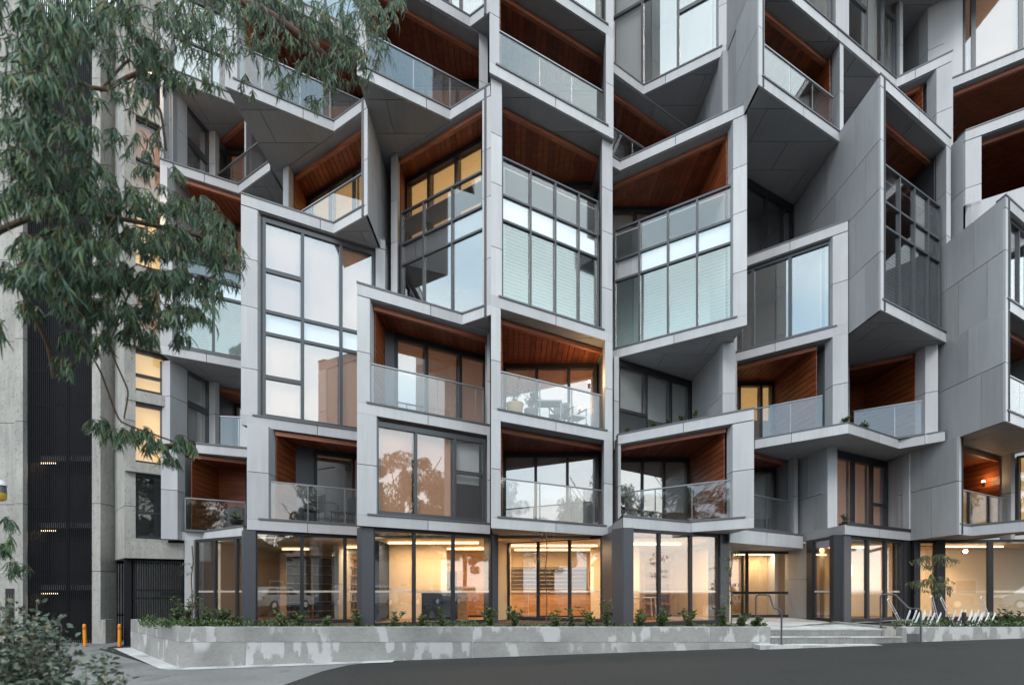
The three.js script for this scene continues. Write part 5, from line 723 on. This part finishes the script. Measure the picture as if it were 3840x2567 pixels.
{ const t = thing('side_table', 'low dark table between the two black armchairs on the first floor balcony', 'table', on(fB1, 334, 0.75, B[1] + FH + 0.03)); add(t, 'table_top', box(-0.3, 0.3, 0.42, 0.46, -0.25, 0.25), M.dark); for (const [x, z] of [[-0.27, 0.2], [0.27, 0.2], [-0.27, -0.2], [0.27, -0.2]]) add(t, 'leg', rod([x, 0, z], [x, 0.42, z], 0.016), M.dark); }
chair('white chair on the second floor balcony in the middle, by its right end', on(fD, 578, 0.7, B[2] + FH + 0.03), 0.5, M.spandrel);
chair('grey chair on the second floor balcony in the middle, next to its right end', on(fD, 562, 0.9, B[2] + FH + 0.03), -0.4, M.cap);
{ const t = thing('outdoor_table', 'grey table on the middle second floor balcony', 'table', on(fD, 550, 0.8, B[2] + FH + 0.03)); add(t, 'table_top', box(-0.4, 0.4, 0.70, 0.74, -0.3, 0.3), M.blindGrey); for (const [x, z] of [[-0.36, 0.25], [0.36, 0.25], [-0.36, -0.25], [0.36, -0.25]]) add(t, 'leg', rod([x, 0, z], [x, 0.7, z], 0.02), M.rail); }
function potted(label, pos, h, r, n, potMat, geo = small) { const t = thing('potted_plant', label, 'potted plant', pos), L = new Leaves(), st = []; add(t, 'pot', bare(new THREE.LatheGeometry([[0, 0], [r * 0.72, 0], [r, h * 0.35], [r * 0.93, h * 0.35], [r * 0.9, h * 0.31], [0, h * 0.31]].map(([a, b]) => new THREE.Vector2(a, b)), 20)), potMat); for (let i = 0; i < n; i++) { const a = rr(0, 6.28), q = [Math.cos(a) * r * rr(0.2, 1.3), h * rr(0.6, 1), Math.sin(a) * r * rr(0.2, 1.3)]; st.push(rod([0, h * 0.3, 0], q, 0.004, 4)); for (let k = 0; k < 12; k++) { const u = rr(0.4, 1), b = rr(0, 6.28); L.put([q[0] * u, lerp(h * 0.3, q[1], u), q[2] * u], [Math.cos(b), rr(-0.3, 0.8), Math.sin(b)], rr(0.7, 1.3), green()); } } add(t, 'stem', st, M.twig); L.build(t, 'foliage', geo, M.leaf); return t; }
const yel = std(0.42, 0.27, 0.05, { roughness: 0.6 });
potted('plant in a tall yellow pot behind the left glass of the middle second floor balcony', on(fD, 515, 0.5, B[2] + FH + 0.03), 1.15, 0.26, 12, yel);
potted('dark bushy plant behind the left glass of the middle second floor balcony', on(fD, 532, 0.5, B[2] + FH + 0.03), 0.95, 0.22, 26, M.cap);
potted('green plant on the first floor balcony floor of the left-leaning middle box', on(fE1, 657, 0.45, B[1] + FH + 0.03), 0.5, 0.16, 14, M.cap);
potted('green trailing plant in a dark trough on the lowest left balcony', on(fB1, 247, 0.9, B[1] + FH - 0.05).map((v, i) => i === 0 ? v - 0.75 : v), 0.4, 0.2, 16, M.dark);
potted('small plant on the ledge below the first floor window at the glazed corner', on(fG0, 852, 0.35, B[1] + FH + 0.04), 0.36, 0.09, 8, M.dark);
potted('tuft of plants on the roof ledge over the entrance, left one', on(fL2b, 851, 0.25, B[2] + FH + 0.03), 0.28, 0.1, 14, M.dark);
potted('tuft of plants on the roof ledge over the entrance, right one', on(fL2b, 869, 0.25, B[2] + FH + 0.03), 0.26, 0.12, 14, M.dark);
for (const [px, h] of [[630, 0.22], [657, 0.26], [672, 0.34], [686, 0.3], [700, 0.42]]) potted(['tiny pale plant', 'small plant', 'thin upright plant', 'thin leaning plant', 'broad plant'][[630, 657, 672, 686, 700].indexOf(px)] + ' on the roof edge in front of the dark second floor window', on(fE1, px, 0.35, B[2] + FH + 0.02), h, 0.07, 7, M.dark);
{ const t = thing('barbecue', 'black covered barbecue on the lowest left balcony', 'barbecue', on(fA1, 216, 1.3, B[1] + FH + 0.03)); add(t, 'cover', prism([[-0.36, -0.26], [0.36, -0.26], [0.4, 0.26], [-0.4, 0.26]], 0.25, 0.98), M.dark); add(t, 'lid', bare(new THREE.SphereGeometry(0.34, 20, 8, 0, 6.283, 0, 1.2).scale(1.05, 0.4, 0.7).translate(0, 0.93, 0)), M.dark); for (const [x, z] of [[-0.3, 0.2], [0.3, 0.2], [-0.3, -0.2], [0.3, -0.2]]) add(t, 'leg', rod([x, 0, z], [x, 0.25, z], 0.03), M.dark); }
function sconce(label, pos, I) { const t = thing('wall_light', label, 'wall light', pos); add(t, 'lamp_body', rod([0, -0.08, 0], [0, 0.08, 0], 0.04, 14), M.frame); add(t, 'lamp_bulb', bare(new THREE.SphereGeometry(0.05, 14, 10).translate(0, 0.1, 0)), M.bulb ?? (M.bulb = std(1, 0.85, 0.6, { emissive: new THREE.Color(1, 0.74, 0.42), emissiveIntensity: 8 }))); const l = new THREE.PointLight(new THREE.Color(1, 0.62, 0.28), I); l.position.set(pos[0], pos[1] + 0.1, pos[2]); l.shadow.radius = 2.5; scene.add(l); }
sconce('glowing wall light at the right post of the middle second floor balcony', on(fD, 592, 0.62, fD.y(595, 378)), 2.2);
sconce('orange wall light glowing on the dark first floor balcony at the right', [16.72, EYE + (HOR - 482) / FL * 18.9, -19.2], 0.7);
sconce('small warm light high on the set-back column at the left, half hidden by leaves', [(150 - 512) / FL * 17.2, EYE + (HOR - 76) / FL * 17.2, -17.2], 1.2);
sconce('small warm light at the left behind the hanging leaves, lower one', [(156.5 - 512) / FL * 17.3, EYE + (HOR - 212) / FL * 17.3, -17.3], 1.2);

// ------------------------------------------------------------ the other side of the street, seen in the glass
function streetTree(label, x, z, h, r, n) {
  const t = thing('street_tree', label, 'tree', [x, groundY(x, z), z]), L = new Leaves();
  add(t, 'trunk', tube([[0, 0, 0], [0.1, h * 0.25, 0], [-0.1, h * 0.5, 0.1], [0.1, h * 0.85, 0]], 0.2, 16, 8), M.bark);
  const br = []; for (let i = 0; i < 9; i++) { const a = i * 0.7, y = h * rr(0.3, 0.6); br.push(tube([[0, y, 0], [Math.cos(a) * r * 0.4, y + h * 0.12, Math.sin(a) * r * 0.4], [Math.cos(a) * r * 0.8, y + h * 0.3, Math.sin(a) * r * 0.8]], 0.035, 8, 5)); } add(t, 'limbs', br, M.bark);
  const blobs = []; for (let i = 0; i < 60; i++) { const a = rr(0, 6.283), q = Math.sqrt(rnd()) * r; blobs.push([Math.cos(a) * q, h * rr(0.42, 0.98) * (1 - 0.25 * q / r), Math.sin(a) * q, rr(0.5, 1.1)]); }
  for (let i = 0; i < n; i++) { const b = blobs[i % blobs.length], v = new THREE.Vector3(rr(-1, 1), rr(-1, 1), rr(-1, 1)); if (v.length() > 1) v.normalize(); L.put([b[0] + v.x * b[3], b[1] + v.y * b[3] * 0.8, b[2] + v.z * b[3]], [rr(-1, 1), -1, rr(-1, 1)], rr(1.6, 3), gumCol()); }
  L.build(t, 'crown', leafGeo(0.12, 0.04, 0.15, 3), M.leaf); return t;
}
{ const protos = [streetTree('street tree across the road, far along on the left', -26, 3.5, 14, 4.2, 16000), streetTree('tall street tree across the road, far along on the right behind the dark car', 22, 4.5, 14, 4.4, 16000), streetTree('street tree across the road, opposite the entrance', 8, 12, 12.5, 4, 16000)];
  [[0, -38, 6, 0.95, 'street tree across the road, at the far left'], [2, -16, 6, 0.95, 'street tree across the road, left of the middle'], [0, -6, 13, 0.85, 'smaller street tree across the road, opposite the shelving window'], [1, 14.5, 6, 0.92, 'street tree across the road, between the white and the silver car'], [0, 31, 5, 1.0, 'street tree across the road, second from the far right'], [2, 42, 8, 1, 'street tree across the road, at the far right']].forEach(([k, x, z, sc, label], i) => { const c = protos[k].clone(); c.name = numbered('street_tree'); c.position.set(x, groundY(x, z), z); c.rotation.y = i * 1.7 + 0.5; c.scale.setScalar(sc); c.userData = { label, category: 'tree' }; scene.add(c); }); }
function house(label, x, z, w, d, hgt, wallMat, roofMat) { const y = groundY(x, z), t = thing('house', label, 'house', [x, y, z]); add(t, 'wall', box(-w / 2, w / 2, -0.5, hgt, -d / 2, d / 2), wallMat);
  const sh = new THREE.Shape([[-w / 2 - 0.5, 0], [w / 2 + 0.5, 0], [0, w * 0.28]].map(([a, b]) => new THREE.Vector2(a, b))); add(t, 'roof', bare(new THREE.ExtrudeGeometry(sh, { depth: d + 1, bevelEnabled: false }).translate(0, hgt + 0.003, -d / 2 - 0.5)), roofMat);
  for (let i = 0; i < 3; i++) { const wx = lerp(-w / 2 + 1.2, w / 2 - 1.2, i / 2); if (i === 1) add(t, 'door', box(wx - 0.5, wx + 0.5, 0, 2.1, -d / 2 - 0.06, -d / 2 - 0.003), M.dark); else { const f = add(t, 'window', box(wx - 0.8, wx + 0.8, 0.9, 2.2, -d / 2 - 0.08, -d / 2 - 0.003), M.spandrel); add(f, 'pane', box(wx - 0.7, wx + 0.7, 1, 2.1, -d / 2 - 0.095, -d / 2 - 0.082), M.dark); } } return t; }
const brick = std(0.30, 0.17, 0.12, { map: rep(tConc, 2) }), tile = std(0.20, 0.085, 0.055, { map: rep(tConc, 1) });
{ const h = house('unseen red brick house added beyond the left end of the driveway to darken the window reflection', -36, -16, 14, 9, 6.5, brick, tile); h.rotation.y = Math.PI / 2; }  // unseen house, added so the leftmost shop window reflects something dark
house('brown brick house with tiled roof across the road on the left', -14, 20, 11, 9, 4.2, brick, tile);
house('pale rendered house with dark roof across the road in the middle', 0.5, 21, 12, 9, 4.5, std(0.55, 0.5, 0.44), std(0.10, 0.095, 0.095));
house('brown brick house with tiled roof across the road on the right', 15, 20, 11, 9, 4.2, brick, tile);
house('long red brick house far along the road on the left', -34, 21, 16, 10, 5.2, brick, tile); house('grey rendered house far along the road on the right', 35, 21, 15, 10, 5.2, std(0.42, 0.40, 0.37), std(0.12, 0.09, 0.08));
function car(label, x, z, col, turn = 0) {
  const t = thing('parked_car', label, 'car', [x, groundY(x, z) + 0.005, z]); t.rotation.y = turn; const paint = new THREE.MeshPhysicalMaterial({ color: new THREE.Color().setRGB(...col), roughness: 0.3, metalness: 0.2, clearcoat: 1, clearcoatRoughness: 0.05 });
  const V = (l) => l.map(([a, b]) => new THREE.Vector2(a, b)), ext = (l, w, bev) => bare(new THREE.ExtrudeGeometry(new THREE.Shape(V(l)), { depth: w - 2 * bev, bevelEnabled: true, bevelSize: bev, bevelThickness: bev, bevelSegments: 3 }).translate(0, 0, -w / 2 + bev));
  add(t, 'body', ext([[-2.2, 0.35], [-1.75, 0.32], [1.75, 0.32], [2.2, 0.38], [2.22, 0.72], [1.95, 0.88], [1.1, 0.98], [-2.15, 0.98], [-2.25, 0.7]], 1.78, 0.06), paint);
  add(t, 'cabin', ext([[-2.05, 0.99], [1.0, 0.99], [0.35, 1.5], [0.1, 1.56], [-1.7, 1.54]], 1.56, 0.06), paint);
  for (const s of [-1, 1]) { for (const l of [[[-1.85, 1.05], [-1.0, 1.05], [-1.0, 1.45], [-1.6, 1.45]], [[-0.93, 1.05], [-0.1, 1.05], [-0.1, 1.45], [-0.93, 1.45]], [[-0.03, 1.05], [0.75, 1.05], [0.28, 1.45], [-0.03, 1.45]]]) add(t, 'side_window', bare(new THREE.ExtrudeGeometry(new THREE.Shape(V(l)), { depth: 0.01, bevelEnabled: false }).translate(0, 0, s * 0.785 - 0.005)), M.dark); add(t, 'tail_light', box(-2.25, -2.12, 0.75, 0.92, s * 0.8 - 0.1, s * 0.8 + 0.1), std(0.4, 0.02, 0.02, { roughness: 0.2 })); add(t, 'headlight', box(2.05, 2.2, 0.66, 0.8, s * 0.72 - 0.15, s * 0.72 + 0.15), M.spandrel); }
  for (const [wx, wz] of [[-1.35, 0.82], [1.35, 0.82], [-1.35, -0.82], [1.35, -0.82]]) { const w = add(t, 'wheel', rod([wx, 0.33, wz - 0.1], [wx, 0.33, wz + 0.1], 0.33, 24), M.dark); add(w, 'rim', rod([wx, 0.33, wz - 0.106], [wx, 0.33, wz + 0.106], 0.2, 16), M.steel); }
  return t;
}
car('white car parked across the road, right of the middle', 9.6, 3.4, [0.7, 0.7, 0.7]); car('silver car parked across the road on the right', 15.6, 3.4, [0.5, 0.51, 0.53], Math.PI); car('dark grey car parked across the road, between a silver and a pale car', 21.6, 3.4, [0.06, 0.065, 0.08]); car('pale car parked across the road at the far right', 27.6, 3.4, [0.6, 0.6, 0.58], Math.PI); car('white car parked across the road on the left', -14, 3.4, [0.68, 0.68, 0.69]);
renderer.render(scene, camera);
